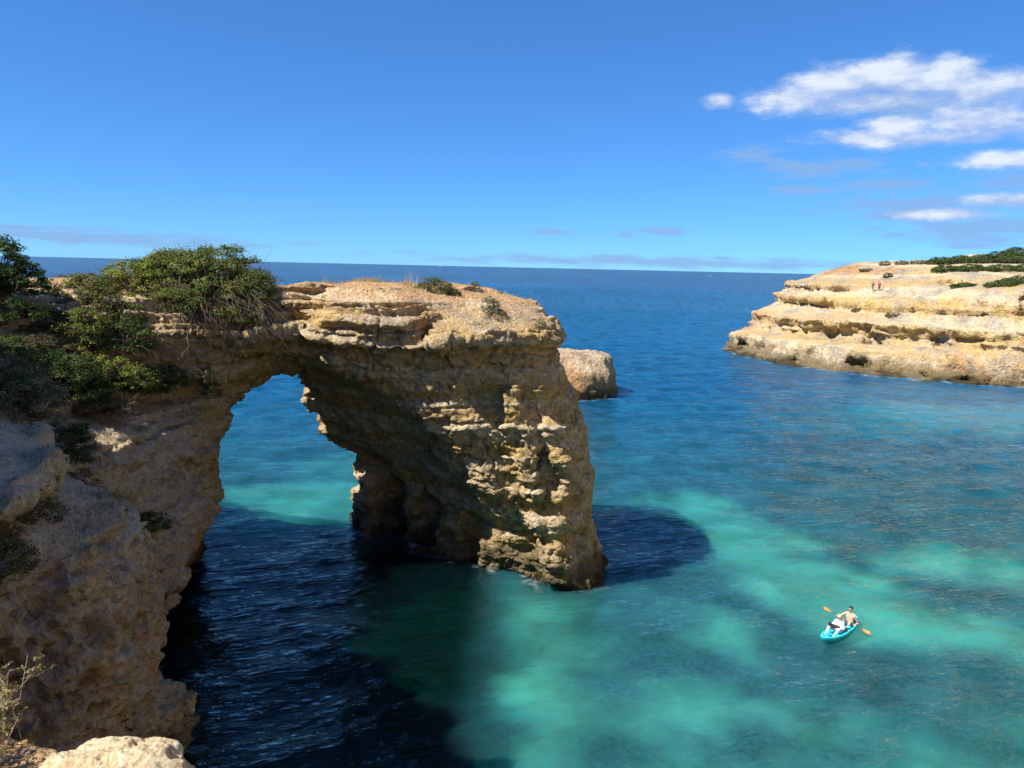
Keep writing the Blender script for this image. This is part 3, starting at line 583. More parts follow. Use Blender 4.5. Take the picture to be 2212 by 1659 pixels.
def depth_fn(x, y):
    r = np.hypot(x, y); P = np.stack([x, y, np.zeros_like(x)], 1)
    d = 2.5+0.11*np.clip(y-41, 0, 45)+0.13*np.clip(y-86, 0, 120)+0.05*np.clip(r-180, 0, 1200)
    d -= (d-1.0)*.93*smooth(36, 56, x+.15*y-12)*smooth(72, 90, y)*smooth(150, 120, y)
    d += 7.0*smooth(1.2, -2.8, x)*smooth(48, 40, y)+2.2*smooth(-3, -9, x)*smooth(52, 58, y)     # depth added to paint the left cliff's shade; deeper water behind the arch
    d += 0.6*fbm(P*.12, 3, 311)
    return np.maximum(d, 1.0)
def polar(r0, r1, n, a0, a1, m):
    r = np.concatenate([np.geomspace(r0, r1, n), np.geomspace(r1*1.02, 60000, 90)]); a = np.linspace(a0, a1, m)
    R, A = np.meshgrid(r, a, indexing='ij'); k, l = R.shape
    idx = np.arange(k*l).reshape(k, l); Q = np.stack([idx[:-1, :-1], idx[1:, :-1], idx[1:, 1:], idx[:-1, 1:]], -1).reshape(-1, 4)
    return (R*np.sin(A)).ravel(), (R*np.cos(A)).ravel(), R.ravel(), Q[:, ::-1]
def build_sea():
    x, y, r, Q = polar(11, 330, 620, math.radians(-58), math.radians(58), 500)
    rng = np.random.RandomState(5); z = np.zeros_like(x)
    lam = np.geomspace(0.42, 9.0, 46)
    gust = 0.75+0.45*fbm(np.stack([x*.05, y*.05, x*0], 1), 3, 401)
    for l in lam:
        th = math.radians(112)+rng.normal(0, 0.55); k = 2*math.pi/l; amp = 0.0060*l**0.76*rng.uniform(.6, 1.3)*(1.35 if l < 1.6 else 1)
        fade = np.clip(1.6-(r*0.0045*2.6)/l, 0, 1)                                        # waves finer than the mesh go into the bump
        ph = k*(x*math.cos(th)+y*math.sin(th))+rng.uniform(0, 6.28)+0.9*vn2(x, y, l)
        s = np.sin(ph); z += amp*fade*(s+0.28*np.cos(2*ph))*(gust if l < 3 else 1)
    z *= np.clip(1-(r-200)/500, 0, 1)
    dep = depth_fn(x, y)
    a = np.array([0.40, 0.078, 0.080]); tr = np.exp(-a[None, :]*dep[:, None]*1.15)*0.6
    # light scattered back by the water itself: milky turquoise over sand, blue-green over weed, deep blue offshore
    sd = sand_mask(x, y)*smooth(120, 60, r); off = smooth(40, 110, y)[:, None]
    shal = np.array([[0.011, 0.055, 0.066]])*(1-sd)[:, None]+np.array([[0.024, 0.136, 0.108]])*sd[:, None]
    shal = shal*(1-0.93*smooth(0.6, -2.4, x)*smooth(47, 42, y))[:, None]  # scatter colour darkened to paint the shade of cliff and arch
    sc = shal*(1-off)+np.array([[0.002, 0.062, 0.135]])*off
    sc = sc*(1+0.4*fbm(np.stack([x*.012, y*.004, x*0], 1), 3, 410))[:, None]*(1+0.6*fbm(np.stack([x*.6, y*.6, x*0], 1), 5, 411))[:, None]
    # thin wash where rock meets the water
    foam = np.zeros(len(x))
    for W_, cell in ((ROCKV, .28), (HEADV, .75), (STACKV, .5)):
        k = np.abs(W_[:, 2]) < cell*.9; key = np.unique(np.floor(W_[k, 0]/cell).astype(np.int64)*100003+np.floor(W_[k, 1]/cell).astype(np.int64))
        for i in (-1, 0, 1):
            for j in (-1, 0, 1):
                foam += .34*np.isin((np.floor(x/cell).astype(np.int64)+i)*100003+np.floor(y/cell).astype(np.int64)+j, key)/(1+.6*(abs(i)+abs(j)))
    foam = np.clip(foam, 0, 1)*smooth(-.1, .35, fbm(np.stack([x*.9, y*.9, x*0], 1), 3, 420))*.3
    t = NT('sea_water'); g = t.N('ShaderNodeNewGeometry'); pos = g.outputs['Position']
    tb = t.N('ShaderNodeBsdfTransparent'); df = t.N('ShaderNodeSubsurfaceScattering', falloff='BURLEY'); df.inputs['Radius'].default_value = (0.3, 1.3, 1.5); df.inputs['Scale'].default_value = 1.0; gl = t.N('ShaderNodeBsdfGlossy'); add = t.N('ShaderNodeAddShader'); mx = t.N('ShaderNodeMixShader'); fr = t.N('ShaderNodeFresnel')
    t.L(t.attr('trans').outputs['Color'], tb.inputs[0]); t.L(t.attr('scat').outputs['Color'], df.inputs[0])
    rot = t.N('ShaderNodeVectorRotate', rotation_type='Z_AXIS'); rot.inputs['Angle'].default_value = math.radians(-22); t.L(pos, rot.inputs['Vector'])
    v1 = t.scalev(rot.outputs[0], (0.55, 1.5, 1)); v2 = t.scalev(rot.outputs[0], (0.045, 0.16, 1))
    n1 = t.noise(v1, 2.2, 4, 0.6); n2 = t.noise(v2, 1.6, 4, 0.62)
    cd = t.N('ShaderNodeCameraData')
    b1 = t.bump(n1, 0.85, 0.17); b2 = t.bump(n2, 0.5, 1.3, b1)
    t.L(t.attr('rough').outputs['Fac'], gl.inputs['Roughness']); gl.inputs['Color'].default_value = (0.95, 0.95, 0.95, 1)
    wash = t.N('ShaderNodeBsdfDiffuse'); wash.inputs[0].default_value = (.8, .82, .84, 1); mf = t.N('ShaderNodeMixShader')
    t.L(t.math('MULTIPLY', t.attr('foam').outputs['Fac'], t.ramp(n1, .38, .62)), mf.inputs[0])
    t.L(b2, gl.inputs['Normal']); t.L(b2, fr.inputs['Normal']); fr.inputs['IOR'].default_value = 1.333
    t.L(tb.outputs[0], add.inputs[0]); t.L(df.outputs[0], add.inputs[1])
    t.L(t.math('MINIMUM', fr.outputs[0], 0.34), mx.inputs[0]); t.L(add.outputs[0], mx.inputs[1]); t.L(gl.outputs[0], mx.inputs[2]); t.L(mx.outputs[0], mf.inputs[1]); t.L(wash.outputs[0], mf.inputs[2]); t.L(mf.outputs[0], t.out.inputs[0])
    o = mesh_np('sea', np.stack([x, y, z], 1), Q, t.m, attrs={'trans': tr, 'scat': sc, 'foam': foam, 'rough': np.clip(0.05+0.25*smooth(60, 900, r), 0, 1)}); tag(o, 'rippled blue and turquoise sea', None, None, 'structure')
    # bottom
    x, y, r, Q = polar(11, 400, 170, math.radians(-58), math.radians(58), 180)
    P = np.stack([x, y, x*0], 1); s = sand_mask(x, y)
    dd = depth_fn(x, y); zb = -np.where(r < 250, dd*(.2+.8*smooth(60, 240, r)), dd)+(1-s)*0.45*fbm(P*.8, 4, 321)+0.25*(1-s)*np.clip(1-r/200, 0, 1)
    zb = np.minimum(zb, -0.38)
    t = NT('sea_bed_sand'); p = t.N('ShaderNodeBsdfDiffuse'); g = t.N('ShaderNodeNewGeometry')
    nz = t.noise(g.outputs['Position'], 0.9, 6, 0.65); nf = t.noise(g.outputs['Position'], 4.5, 5, 0.65)
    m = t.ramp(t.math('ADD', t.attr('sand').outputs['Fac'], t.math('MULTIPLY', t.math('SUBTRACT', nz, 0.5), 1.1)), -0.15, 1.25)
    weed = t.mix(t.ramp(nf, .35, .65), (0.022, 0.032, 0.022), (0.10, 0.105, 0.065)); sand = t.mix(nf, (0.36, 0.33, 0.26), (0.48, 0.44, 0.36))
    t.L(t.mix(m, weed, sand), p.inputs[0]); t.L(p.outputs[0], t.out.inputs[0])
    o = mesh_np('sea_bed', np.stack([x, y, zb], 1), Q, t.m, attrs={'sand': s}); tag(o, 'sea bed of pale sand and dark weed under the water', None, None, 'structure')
def vn2(x, y, l):
    return vnoise(np.stack([x/(l*5), y/(l*5), np.full_like(x, l)], 1), 7)
build_sea()
print('sea', time.time()-T0)
# ------------------------------------------------------------------ ground under the viewer
def build_near_ground():
    # bulk of the cliff the viewer stands on
    h = 0.4; lo = (-34, -9, -1.8); hi = (11, 6.6, 15.2)
    ax, ay, az = grid_axes(lo, hi, h); X2, Y2 = np.meshgrid(ax, ay, indexing='ij'); shape = (len(ax), len(ay), len(az))
    P = poly_sdf(X2, Y2, [(-40, -9), (-40, 6.2), (-9, 5.2), (-4.4, 3.6), (-2.8, 2.2), (-1, 1.5), (1, .8), (5, 0), (9, -9)])
    S = np.maximum(P[:, :, None]-0.6+0*az[None, None, :], (az-14.3)[None, None, :])
    S = S+coarse_field(lambda G: fbm(G*.35, 3, 603)*0.5, lo, h, shape)*(az < 13)[None, None, :]
    for sl in [np.s_[0, :, :], np.s_[:, 0, :], np.s_[-1, :, :]]: S[sl] = np.maximum(S[sl], 0.2)
    V, Q = surface_nets(S, lo, h); N = vnormals(V, Q); V = (V+N*(0.3*fbm(V*.8, 3, 611)*(V[:, 2] < 13.6))[:, None]).astype(np.float32)
    tag(mesh_np('cliff_top', V, Q, M_ROCK, attrs={'col': rock_colors(V, N, 1, .3, .4, 1.0)}), 'cliff that the viewer stands on', None, None, 'structure')
    # soil and broken edge in fine detail
    h = 0.02; lo = (-3.4, 0.5, 14.0); hi = (1.2, 3.3, 15.15)
    ax, ay, az = grid_axes(lo, hi, h); X2, Y2 = np.meshgrid(ax, ay, indexing='ij'); shape = (len(ax), len(ay), len(az))
    P2 = np.stack([X2.ravel(), Y2.ravel(), X2.ravel()*0], 1)
    P = poly_sdf(X2, Y2, [(-9, -1), (-9, 3.6), (-3.4, 3.15), (-2.4, 2.8), (-1.85, 2.63), (-1.62, 2.50), (-1.2, 2.48), (-.95, 2.25), (-.4, 1.9), (.4, 1.5), (3, 1.2), (3, -1)])
    P = P+(0.05*fbm(P2*5, 4, 620)).reshape(X2.shape)
    rim = smooth(-0.42, -0.05, P)
    G = 14.70+0.03*fbm(P2*1.5, 3, 621).reshape(X2.shape)+0.06*rim+0.05*rim*fbm(P2*9, 3, 622).reshape(X2.shape)
    S = np.maximum(P[:, :, None]*0.9+0.25*np.clip(14.72-az, 0, 1)[None, None, :]*-0.3, (az[None, None, :]-G[:, :, None])*0.9)
    S = S+0.02*coarse_field(lambda g: fbm(g*6, 2, 623), lo, h, shape)
    V, Q = surface_nets(S, lo, h); N = vnormals(V, Q)
    V = (V+N*(0.012*fbm(V*14, 3, 624))[:, None]).astype(np.float32); N = vnormals(V, Q)
    pd_ = poly_sdf(V[:, 0], V[:, 1], [(-9, -1), (-9, 3.4), (-3.4, 2.95), (-2.4, 2.6), (-1.85, 2.45), (-1.58, 2.36), (-1.45, 1.5), (-.4, .9), (.4, .7), (3, .5), (3, -1)])
    C = rock_colors(V, N, 6, .25, .15, 1.0, 0, 3)*1.08
    so = smooth(0.06, -0.05, pd_+0.09*fbm(V*5, 3, 631))*smooth(.55, .8, N[:, 2])
    C = mixc(C, (0.52, 0.285, 0.125), so); C *= (1+.2*fbm(V*30, 2, 633))[:, None]
    tag(mesh_np('ground', V, Q, M_NEAR, attrs={'col': np.clip(C, 0, .9)}), 'orange soil at the cliff edge beneath the viewer', None, None, 'structure')
    # pale boulder on the edge
    h = 0.016; lo = (-1.85, 1.75, 14.5); hi = (-0.75, 2.8, 15.1)
    ax, ay, az = grid_axes(lo, hi, h); shape = (len(ax), len(ay), len(az)); X, Y, Z = np.meshgrid(ax, ay, az, indexing='ij')
    S = np.full(shape, 9., np.float32)
    for (c, r) in [((-1.33, 2.33, 14.70), (.30, .22, .145)), ((-1.14, 2.20, 14.66), (.22, .26, .12)), ((-1.50, 2.30, 14.68), (.16, .17, .09)), ((-1.30, 2.02, 14.67), (.3, .22, .12))]:
        d = (np.sqrt(((X-c[0])/r[0])**2+((Y-c[1])/r[1])**2+((Z-c[2])/r[2])**2)-1)*min(r)
        S = smin(S, d, 0.05)
    S += coarse_field(lambda g: 0.035*fbm(g*5, 3, 640), lo, h, shape, 2)
    S = np.maximum(S, 14.56-Z)
    V, Q = surface_nets(S.astype(np.float32), lo, h); V, Q = subdivide(V, Q); N = vnormals(V, Q)
    V = (V+N*(0.024*fbm(V*11, 4, 644)+0.018*ridged(V*7, 3, 645)+.02*blocks(V*np.array([7, 7, 11], np.float32), 648)-0.012*(1-smooth(.1, .4, worley(V*22, 646))))[:, None]).astype(np.float32)
    C = rock_colors(V, vnormals(V, Q), 7, .25, .1, 1.0, 0, 5)*1.25
    b = mesh_np('boulder', V, Q, M_NEAR, attrs={'col': np.clip(C, 0, .85)}); tag(b, 'pale sunlit boulder at the bottom edge beside the orange soil', 'boulder')
build_near_ground()
def build_bounce_shore():
    # unseen cove shore right of the viewer, raised and paled to bounce warm light
    h = 1.0; lo = (-6, -60, -1.5); hi = (135, 112, 33)
    ax, ay, az = grid_axes(lo, hi, h); X2, Y2 = np.meshgrid(ax, ay, indexing='ij'); shape = (len(ax), len(ay), len(az))
    P = poly_sdf(X2, Y2, [(103, 112), (84, 92), (60, 70), (42, 46), (29, 24), (17, 4), (8, -7), (-6, -12), (-6, -60), (135, -60), (135, 112)])
    S = np.maximum(P[:, :, None]+(az*.22)[None, None, :], ((az-27.0)[None, None, :]-np.clip(-P, 0, 25)[:, :, None]*.08))
    S = S+coarse_field(lambda G: fbm(G*.08, 3, 803)*2.0, lo, h, shape, 2)
    V, Q = surface_nets(S.astype(np.float32), lo, h); N = vnormals(V, Q); V = (V+N*(0.9*fbm(V*.25, 3, 811))[:, None]).astype(np.float32)
    tag(mesh_np('bounce_shore', V, Q, M_HEAD, attrs={'col': rock_colors(V, N, .4, .3, .15, 1.2)*1.2}), 'unseen cliffs right of the viewer, added to bounce warm light onto the arch', None, None, 'structure')
build_bounce_shore()
log('ground')

# ------------------------------------------------------------------ plants
def leaf_mat():
    t = NT('leaves'); d = t.N('ShaderNodeBsdfDiffuse'); tr = t.N('ShaderNodeBsdfTranslucent'); mx = t.N('ShaderNodeMixShader'); mx.inputs[0].default_value = 0.22
    c = t.attr('col').outputs['Color']; t.L(c, d.inputs[0]); t.L(t.mix(1.0, c, (1.2, 1.25, .6), 'MULTIPLY'), tr.inputs[0])
    t.L(d.outputs[0], mx.inputs[1]); t.L(tr.outputs[0], mx.inputs[2]); t.L(mx.outputs[0], t.out.inputs[0]); return t.m
M_LEAF = leaf_mat()
M_TWIG = simple_mat('dead_twigs', (0.20, 0.15, 0.11), .9, .1, .35, 3)
M_BARK = simple_mat('bark', (0.13, 0.095, 0.07), .9, .1, .3, 6)
def rhombs(C, nrm, L, W, rng):
    """leaf rhombs at C facing nrm"""
    n = len(C); a = rng.normal(size=(n, 3)); u = np.cross(nrm, a); u /= np.linalg.norm(u, axis=1, keepdims=True)+1e-9
    v = np.cross(nrm, u); v /= np.linalg.norm(v, axis=1, keepdims=True)+1e-9
    l = L*rng.uniform(.6, 1.3, n)[:, None]; w = W*rng.uniform(.6, 1.3, n)[:, None]
    V = np.stack([C-u*l, C-v*w, C+u*l, C+v*w], 1).reshape(-1, 3); Q = np.arange(n*4).reshape(n, 4)
    return V, Q
def tubes(paths, sides=3):
    """paths: list of (pts(k,3), radii(k))"""
    VV, QQ = [], []; off = 0
    for pts, rad in paths:
        pts = np.asarray(pts, float); k = len(pts); tg = np.gradient(pts, axis=0); tg /= np.linalg.norm(tg, axis=1, keepdims=True)+1e-9
        ref = np.where(np.abs(tg[:, 2:3]) > .9, np.array([[1., 0, 0]]), np.array([[0, 0, 1.]])); u = np.cross(tg, ref); u /= np.linalg.norm(u, axis=1, keepdims=True)+1e-9; v = np.cross(tg, u)
        an = np.arange(sides)*2*math.pi/sides
        ring = pts[:, None, :]+(u[:, None, :]*np.cos(an)[None, :, None]+v[:, None, :]*np.sin(an)[None, :, None])*np.asarray(rad)[:, None, None]
        VV.append(ring.reshape(-1, 3)); i = np.arange(k*sides).reshape(k, sides)+off; j = np.roll(i, -1, 1)
        QQ.append(np.stack([i[:-1], j[:-1], j[1:], i[1:]], -1).reshape(-1, 4)); off += k*sides
    return np.concatenate(VV), np.concatenate(QQ)
GREEN = [(0.083, 0.128, 0.033), (0.128, 0.173, 0.045), (0.18, 0.217, 0.06)]
LIME = [(0.135, 0.189, 0.038), (0.203, 0.25, 0.054), (0.257, 0.284, 0.074)]
DARK = [(0.043, 0.082, 0.027), (0.065, 0.116, 0.034), (0.093, 0.145, 0.048)]
GREY = [(0.138, 0.156, 0.088), (0.2, 0.213, 0.125), (0.25, 0.25, 0.163)]
OLIVE = [(0.119, 0.126, 0.056), (0.168, 0.168, 0.077), (0.21, 0.196, 0.098)]
BROWN = [(0.169, 0.13, 0.072), (0.221, 0.169, 0.098), (0.13, 0.111, 0.058)]
NPL = [0]
def shrub(name, label, base, blobs, pal, leaf=0.085, dens=260, pads=1.0, group='shrubs on the cliff', cat='shrub', twig=0.5, droop=0.0, seed=None, flat=.45, sparse=1.0):
    """blobs: ellipsoids (cx,cy,cz,rx,ry,rz) in world space; base: where the stem leaves the rock"""
    NPL[0] += 1; rng = np.random.RandomState(NPL[0]*7+1 if seed is None else seed)
    root = empty(name, base); tag(root, label, cat, group)
    B = np.array(base); LV, LN, LC = [], [], []; paths = []; pal = np.array(pal)
    for bi, (cx, cy, cz, rx, ry, rz) in enumerate(blobs):
        c = np.array([cx, cy, cz]); R = np.array([rx, ry, rz]); area = 2.6*(rx*ry+ry*rz+rx*rz)*1.2
        padr = 0.16*(rx*ry*rz)**(1/3)+0.12
        npd = max(5, int(pads*1.9*area/(padr*padr*3)))
        u = rng.normal(size=(npd*2, 3)); u /= np.linalg.norm(u, axis=1, keepdims=True); u = u[(u[:, 2] > -0.45)][:npd]
        lump = 1+0.11*fbm(u*1.9+bi*5+NPL[0], 3, 700)+0.03*rng.normal(size=len(u))
        deep = rng.uniform(0, 1, len(u))**3*0.35
        pc = c+u*R*(lump-deep)[:, None]; pc[:, 2] -= droop*np.clip(-(u[:, 1]), 0, 1)
        tone = rng.randint(0, len(pal), len(u)); warmth = rng.normal(0, .10, len(u))
        per = max(8, int(1.6*dens*area/len(u)*sparse))
        m = len(u)*per; pi = np.repeat(np.arange(len(u)), per)
        pr = padr*rng.uniform(.55, 1.35, len(u))[pi]
        off = rng.normal(size=(m, 3)); off /= np.linalg.norm(off, axis=1, keepdims=True); off *= (rng.uniform(0, 1, m)**.45)[:, None]; off[:, 2] = np.abs(off[:, 2])*.9-.15
        off = off*np.stack([pr, pr, pr*flat*2], 1)
        P = pc[pi]+off; nr = off/(pr[:, None])+0.5*u[pi]+rng.normal(0, .45, (m, 3))+np.array([0, 0, .25]); nr /= np.linalg.norm(nr, axis=1, keepdims=True)
        col = pal[tone][pi]*np.array([.88, .80, .82])*(1+warmth[pi]+rng.normal(0, .16, m)).clip(.5, 1.7)[:, None]
        LV.append(P); LN.append(nr); LC.append(col)
        for i in range(0, len(u), 2):
            s = B+(c-B)*rng.uniform(.2, .7)+rng.normal(0, .08, 3)*R; e = pc[i]; q = (s+e)/2+rng.normal(0, .08, 3)*R
            r0 = .012+.02*min(2, rz)*rng.uniform(.5, 1); paths.append(([B if i % 6 == 0 else s, q, e], [r0*1.5, r0, .006]))
        nt = int(twig*area*14)
        for i in range(nt):
            k = rng.randint(len(u)); s = c+u[k]*R*rng.uniform(.55, .95); dr = u[k]*R*.25+rng.normal(0, .15, 3)*R.mean()+np.array([0, 0, -.12*rz])
            paths.append(([s, s+dr*.6+rng.normal(0, .03, 3), s+dr*1.1], [.011, .009, .005]))
    LV, LN, LC = map(np.concatenate, (LV, LN, LC))
    V, Q = rhombs(LV-B, LN, leaf*.76, leaf*.44, rng)
    mesh_np('foliage', V, Q, M_LEAF, root, False, attrs={'col': np.repeat(np.clip(LC, .008, .5), 4, 0)})
    V, Q = tubes([(np.asarray(p)-B, r) for p, r in paths]); mesh_np('branches', V, Q, M_TWIG, root)
    return root
GC, GT = 'shrubs on the left cliff', 'shrubs on top of the arch'
shrub('juniper_bush', 'biggest dark green dome of juniper where the arch joins the cliff', (-14.6, 37.4, 14.3), [(-14.4, 37.4, 15.0, 2.7, 2.1, 1.95), (-16.0, 37.8, 15.2, 2.0, 1.8, 1.75), (-12.7, 36.9, 14.5, 1.3, 1.2, 1.5)], GREEN, .075, 330, 1.4, GC, twig=1.1, droop=.35)
shrub('juniper_bush', 'bright yellow-green juniper left of the biggest dome', (-18.3, 37.4, 14.4), [(-18.2, 37.6, 15.2, 1.9, 1.5, 1.25), (-17.0, 37.9, 15.7, 1.5, 1.4, 1.15)], LIME, .075, 320, 1.3, GC, droop=.2)
shrub('juniper_bush', 'grey-green juniper sloping down left of the yellow-green one', (-19.6, 35.6, 13.8), [(-19.9, 35.6, 14.6, 1.3, 1.2, 1.2), (-18.9, 35.0, 14.1, 1.2, 1.0, 1.1), (-18.0, 35.2, 13.7, 1.1, .9, .9)], [*OLIVE, LIME[0]], .075, 300, 1.3, GC, twig=.9)
shrub('juniper_bush', 'round olive juniper puff hanging over the shaded gully', (-18.9, 33.9, 13.3), [(-18.7, 33.2, 13.5, 1.0, .8, .75), (-18.3, 33.0, 12.5, .6, .6, .7)], [*LIME, OLIVE[1]], .07, 320, 1.2, GC, twig=1.2)
shrub('pine_bush', 'dark green tree crown cut by the left edge of the picture', (-22.6, 33.0, 14.6), [(-22.6, 33, 16.0, 1.5, 1.5, 1.5), (-21.3, 33.2, 15.3, 1.1, 1.0, .9), (-23.6, 32, 16.0, 1.5, 1.5, 1.7)], DARK, .08, 330, 1.2, GC, droop=.2)
shrub('juniper_bush', 'low dark shrub under the tree crown at the left edge', (-21, 32.6, 14.0), [(-20.8, 32.2, 14.1, 1.2, .8, .55)], DARK, .07, 300, 1, GC)
shrub('juniper_bush', 'dark shrub at the top of the shaded gully', (-17.2, 34.2, 12.5), [(-17.3, 34.0, 12.9, 1.3, .9, .9)], DARK, .07, 330, 1.2, GC)
shrub('juniper_bush', 'shrub with sunlit yellow-green sprays in the middle of the gully', (-17.4, 33.0, 11.2), [(-17.2, 32.6, 11.7, 1.25, .7, .6), (-16.4, 32.9, 11.2, .8, .6, .5)], [*LIME, GREEN[2]], .07, 300, 1.1, GC)
shrub('juniper_bush', 'dark spreading shrub on the left side of the gully', (-18.8, 31.4, 11.4), [(-18.6, 31.0, 11.6, 1.6, 1.2, 1.0), (-17.6, 31.2, 11.0, 1.1, .9, .7)], DARK, .07, 330, 1.2, GC)
shrub('juniper_bush', 'dark shrub low on the right of the gully above the pale face', (-16.3, 34.4, 10.5), [(-16.4, 34.0, 10.9, 1.0, .7, .9), (-15.6, 34.8, 11.0, .7, .6, .7)], [*DARK, BROWN[2]], .07, 300, 1.2, GC, twig=1.5)
shrub('dry_shrub', 'brown twiggy shrub at the foot of the gully', (-17.4, 32.0, 10.0), [(-17.2, 31.6, 10.2, 1.5, .8, .6)], [*BROWN, DARK[2]], .06, 200, 1.2, GC, twig=3)
shrub('dry_shrub', 'brown twiggy shrub clinging under the round olive puff', (-19.4, 32.6, 12.2), [(-19.4, 32.2, 12.5, 1.0, .8, .7)], [*BROWN, DARK[1]], .06, 180, 1.1, GC, twig=3)
shrub('juniper_bush', 'olive shrub filling the slope between the left tree and the grey-green juniper', (-20.6, 34.0, 13.2), [(-20.5, 33.6, 13.5, 1.2, .8, .7), (-21.6, 33.0, 13.2, 1.0, .8, .6)], [*OLIVE, GREEN[0]], .07, 300, 1.2, GC, twig=1.2)
shrub('dry_shrub', 'brown and green shrub under the pale ledge at the left edge', (-20.4, 31.6, 12.4), [(-20.2, 31.0, 12.6, 1.2, .9, .7), (-19.3, 30.2, 12.0, .9, .8, .6)], [*DARK, BROWN[2], OLIVE[0]], .07, 300, 1.2, GC, twig=1.6)
shrub('saltbush', 'grey-green bush behind the flat rock ledge at left', (-15.4, 24.6, 11.2), [(-15.4, 24.2, 11.7, 1.1, 1.0, .9), (-16.6, 25.0, 12.2, 1.1, 1.0, 1.0)], [*GREY, GREEN[0]], .06, 330, 1.2, GC)
shrub('saltbush', 'dark bush above the grey-green one at the left edge', (-18.0, 27.4, 12.2), [(-18.1, 27.0, 12.4, 1.3, 1.0, 1.0)], [*DARK, GREY[0]], .065, 320, 1.2, GC)
shrub('saltbush', 'dark green shrub in the cleft behind the ledge tip', (-16.3, 27.6, 9.2), [(-16.0, 27.2, 9.6, .9, .8, 1.0)], [*DARK, GREY[0]], .06, 330, 1.2, GC)
shrub('saltbush', 'shrub trailing down the cleft below the ledge tip', (-14.6, 25.2, 8.4), [(-14.3, 24.7, 8.6, .7, .7, .9), (-13.4, 24.2, 8.0, .5, .5, .6)], [*DARK, GREY[0], GREY[1]], .055, 330, 1.2, GC)
shrub('saltbush', 'narrow dark shrub hanging beside the near buttress', (-12.8, 23.6, 7.2), [(-12.5, 23.2, 7.6, .45, .45, .8), (-12.6, 23.6, 6.6, .4, .4, .8)], [*DARK, GREY[0]], .05, 360, 1.2, GC)
shrub('saltbush', 'round dark shrub growing alone on the pale cliff face', (-15.4, 31.0, 5.2), [(-14.85, 30.8, 5.5, .7, .5, .5)], [*DARK, OLIVE[0]], .06, 380, 1.2, GC)
shrub('saltbush', 'dull green bush on the slope below the ledge at the left edge', (-11.7, 16.4, 9.0), [(-11.5, 16.4, 9.6, .8, .7, .6), (-12.3, 17.4, 9.9, .7, .6, .5)], [*OLIVE, GREEN[0]], .045, 420, 1.3, GC)
shrub('saltbush', 'grey bush on the slope under the ledge', (-12.6, 19.4, 9.4), [(-12.4, 19.2, 9.8, .8, .7, .45)], [*GREY, OLIVE[0]], .045, 380, 1.3, GC)
shrub('saltbush', 'pale silvery shrub on the rock left of the arch opening', (-14.8, 36.4, 10.6), [(-14.7, 36.0, 11.0, .45, .4, .5), (-14.4, 36.3, 10.2, .4, .4, .6)], [*GREY, LIME[1]], .06, 260, 1.1, GC, twig=2)
shrub('saltbush', 'pale grey-green bush at the right end of the biggest dome', (-11.9, 37.7, 14.4), [(-11.9, 37.5, 14.7, .65, .55, .6)], [*GREY, OLIVE[2]], .06, 320, 1.2, GC)
shrub('round_bush', 'largest rounded grey-olive bush on top of the arch', (-4.1, 39.7, 14.8), [(-4.1, 39.6, 15.2, 1.0, .85, .62), (-3.5, 39.4, 14.95, .7, .6, .5)], [*OLIVE, BROWN[2], GREEN[0]], .055, 420, 1.4, GT, twig=1.3)
shrub('green_shrub', 'small bright green shrub left of the rounded bush on the arch', (-6.0, 39.3, 14.7), [(-6.0, 39.2, 14.92, .5, .4, .26)], [*GREEN, LIME[0]], .055, 420, 1.2, GT)
shrub('saltbush', 'grey-green bush on the right shoulder of the arch', (-1.1, 38.5, 13.8), [(-1.2, 38.3, 14.4, .5, .5, .6), (-.9, 37.9, 13.9, .65, .5, .5)], [*GREY, OLIVE[1]], .055, 360, 1.2, GT, twig=1.5)
shrub('saltbush', 'tiny upright bush on the skyline right of the rounded bush', (-2.1, 41.0, 15.1), [(-2.1, 41.0, 15.42, .27, .25, .33)], GREY, .045, 420, 1, GT)
shrub('saltbush', 'tiniest bush on the skyline near the right end of the arch top', (-.75, 41.6, 14.8), [(-.75, 41.6, 15.0, .15, .15, .2)], GREY, .04, 420, 1, GT)
shrub('saltbush', 'pale shrub on the right edge of the arch below its corner', (1.4, 39.0, 13.3), [(1.3, 38.7, 13.5, .35, .4, .35)], [*GREY, OLIVE[2]], .05, 360, 1, GT)
shrub('dry_shrub', 'dry tawny bush on the ledge under the right shoulder', (-1.6, 37.3, 13.4), [(-1.6, 37.1, 13.55, .7, .45, .25)], [*BROWN, OLIVE[2]], .05, 300, 1, GT, twig=2)
log('shrubs')
# headland shrubs
HS = [((87.6,160,19.2),2.2,1.0,'leftmost dark shrub of the green row on the headland crest'),((91.5,159.5,19.3),2.6,1.2,'second shrub from the left in the green crest row'),((95.5,158.6,19.6),2.4,1.2,'third shrub from the left in the green crest row'),((99.5,159.5,20.0),2.8,1.5,'tall shrub on the crest left of the highest bushes'),
      ((104,161,20.6),3.0,1.8,'highest green shrub on the headland at the right edge'),((101,155.6,19.7),2.6,1.4,'shrub just below the highest one on the headland'),((108,158,21),3.2,1.6,'shrub right of the highest one cut by the picture edge'),((84.3,151.8,17.5),1.9,1.1,'left shrub of the pair in the hollow of the headland'),((88.2,150.2,17.7),2.1,1.1,'right shrub of the pair in the hollow of the headland'),
      ((93,148.4,17.8),2.5,1.0,'wide low shrub right of the pair on the headland slope'),((97.5,147,17.8),2.4,1.3,'shrub at the right edge on the headland slope'),((80,137.6,14.8),1.5,.55,'small shrub on the cliff brink of the headland, leftmost of three'),((84,134,15.0),1.9,.8,'middle shrub of three on the cliff brink of the headland'),((88.8,135.8,15.6),2.2,1.1,'rightmost shrub of three on the cliff brink')]
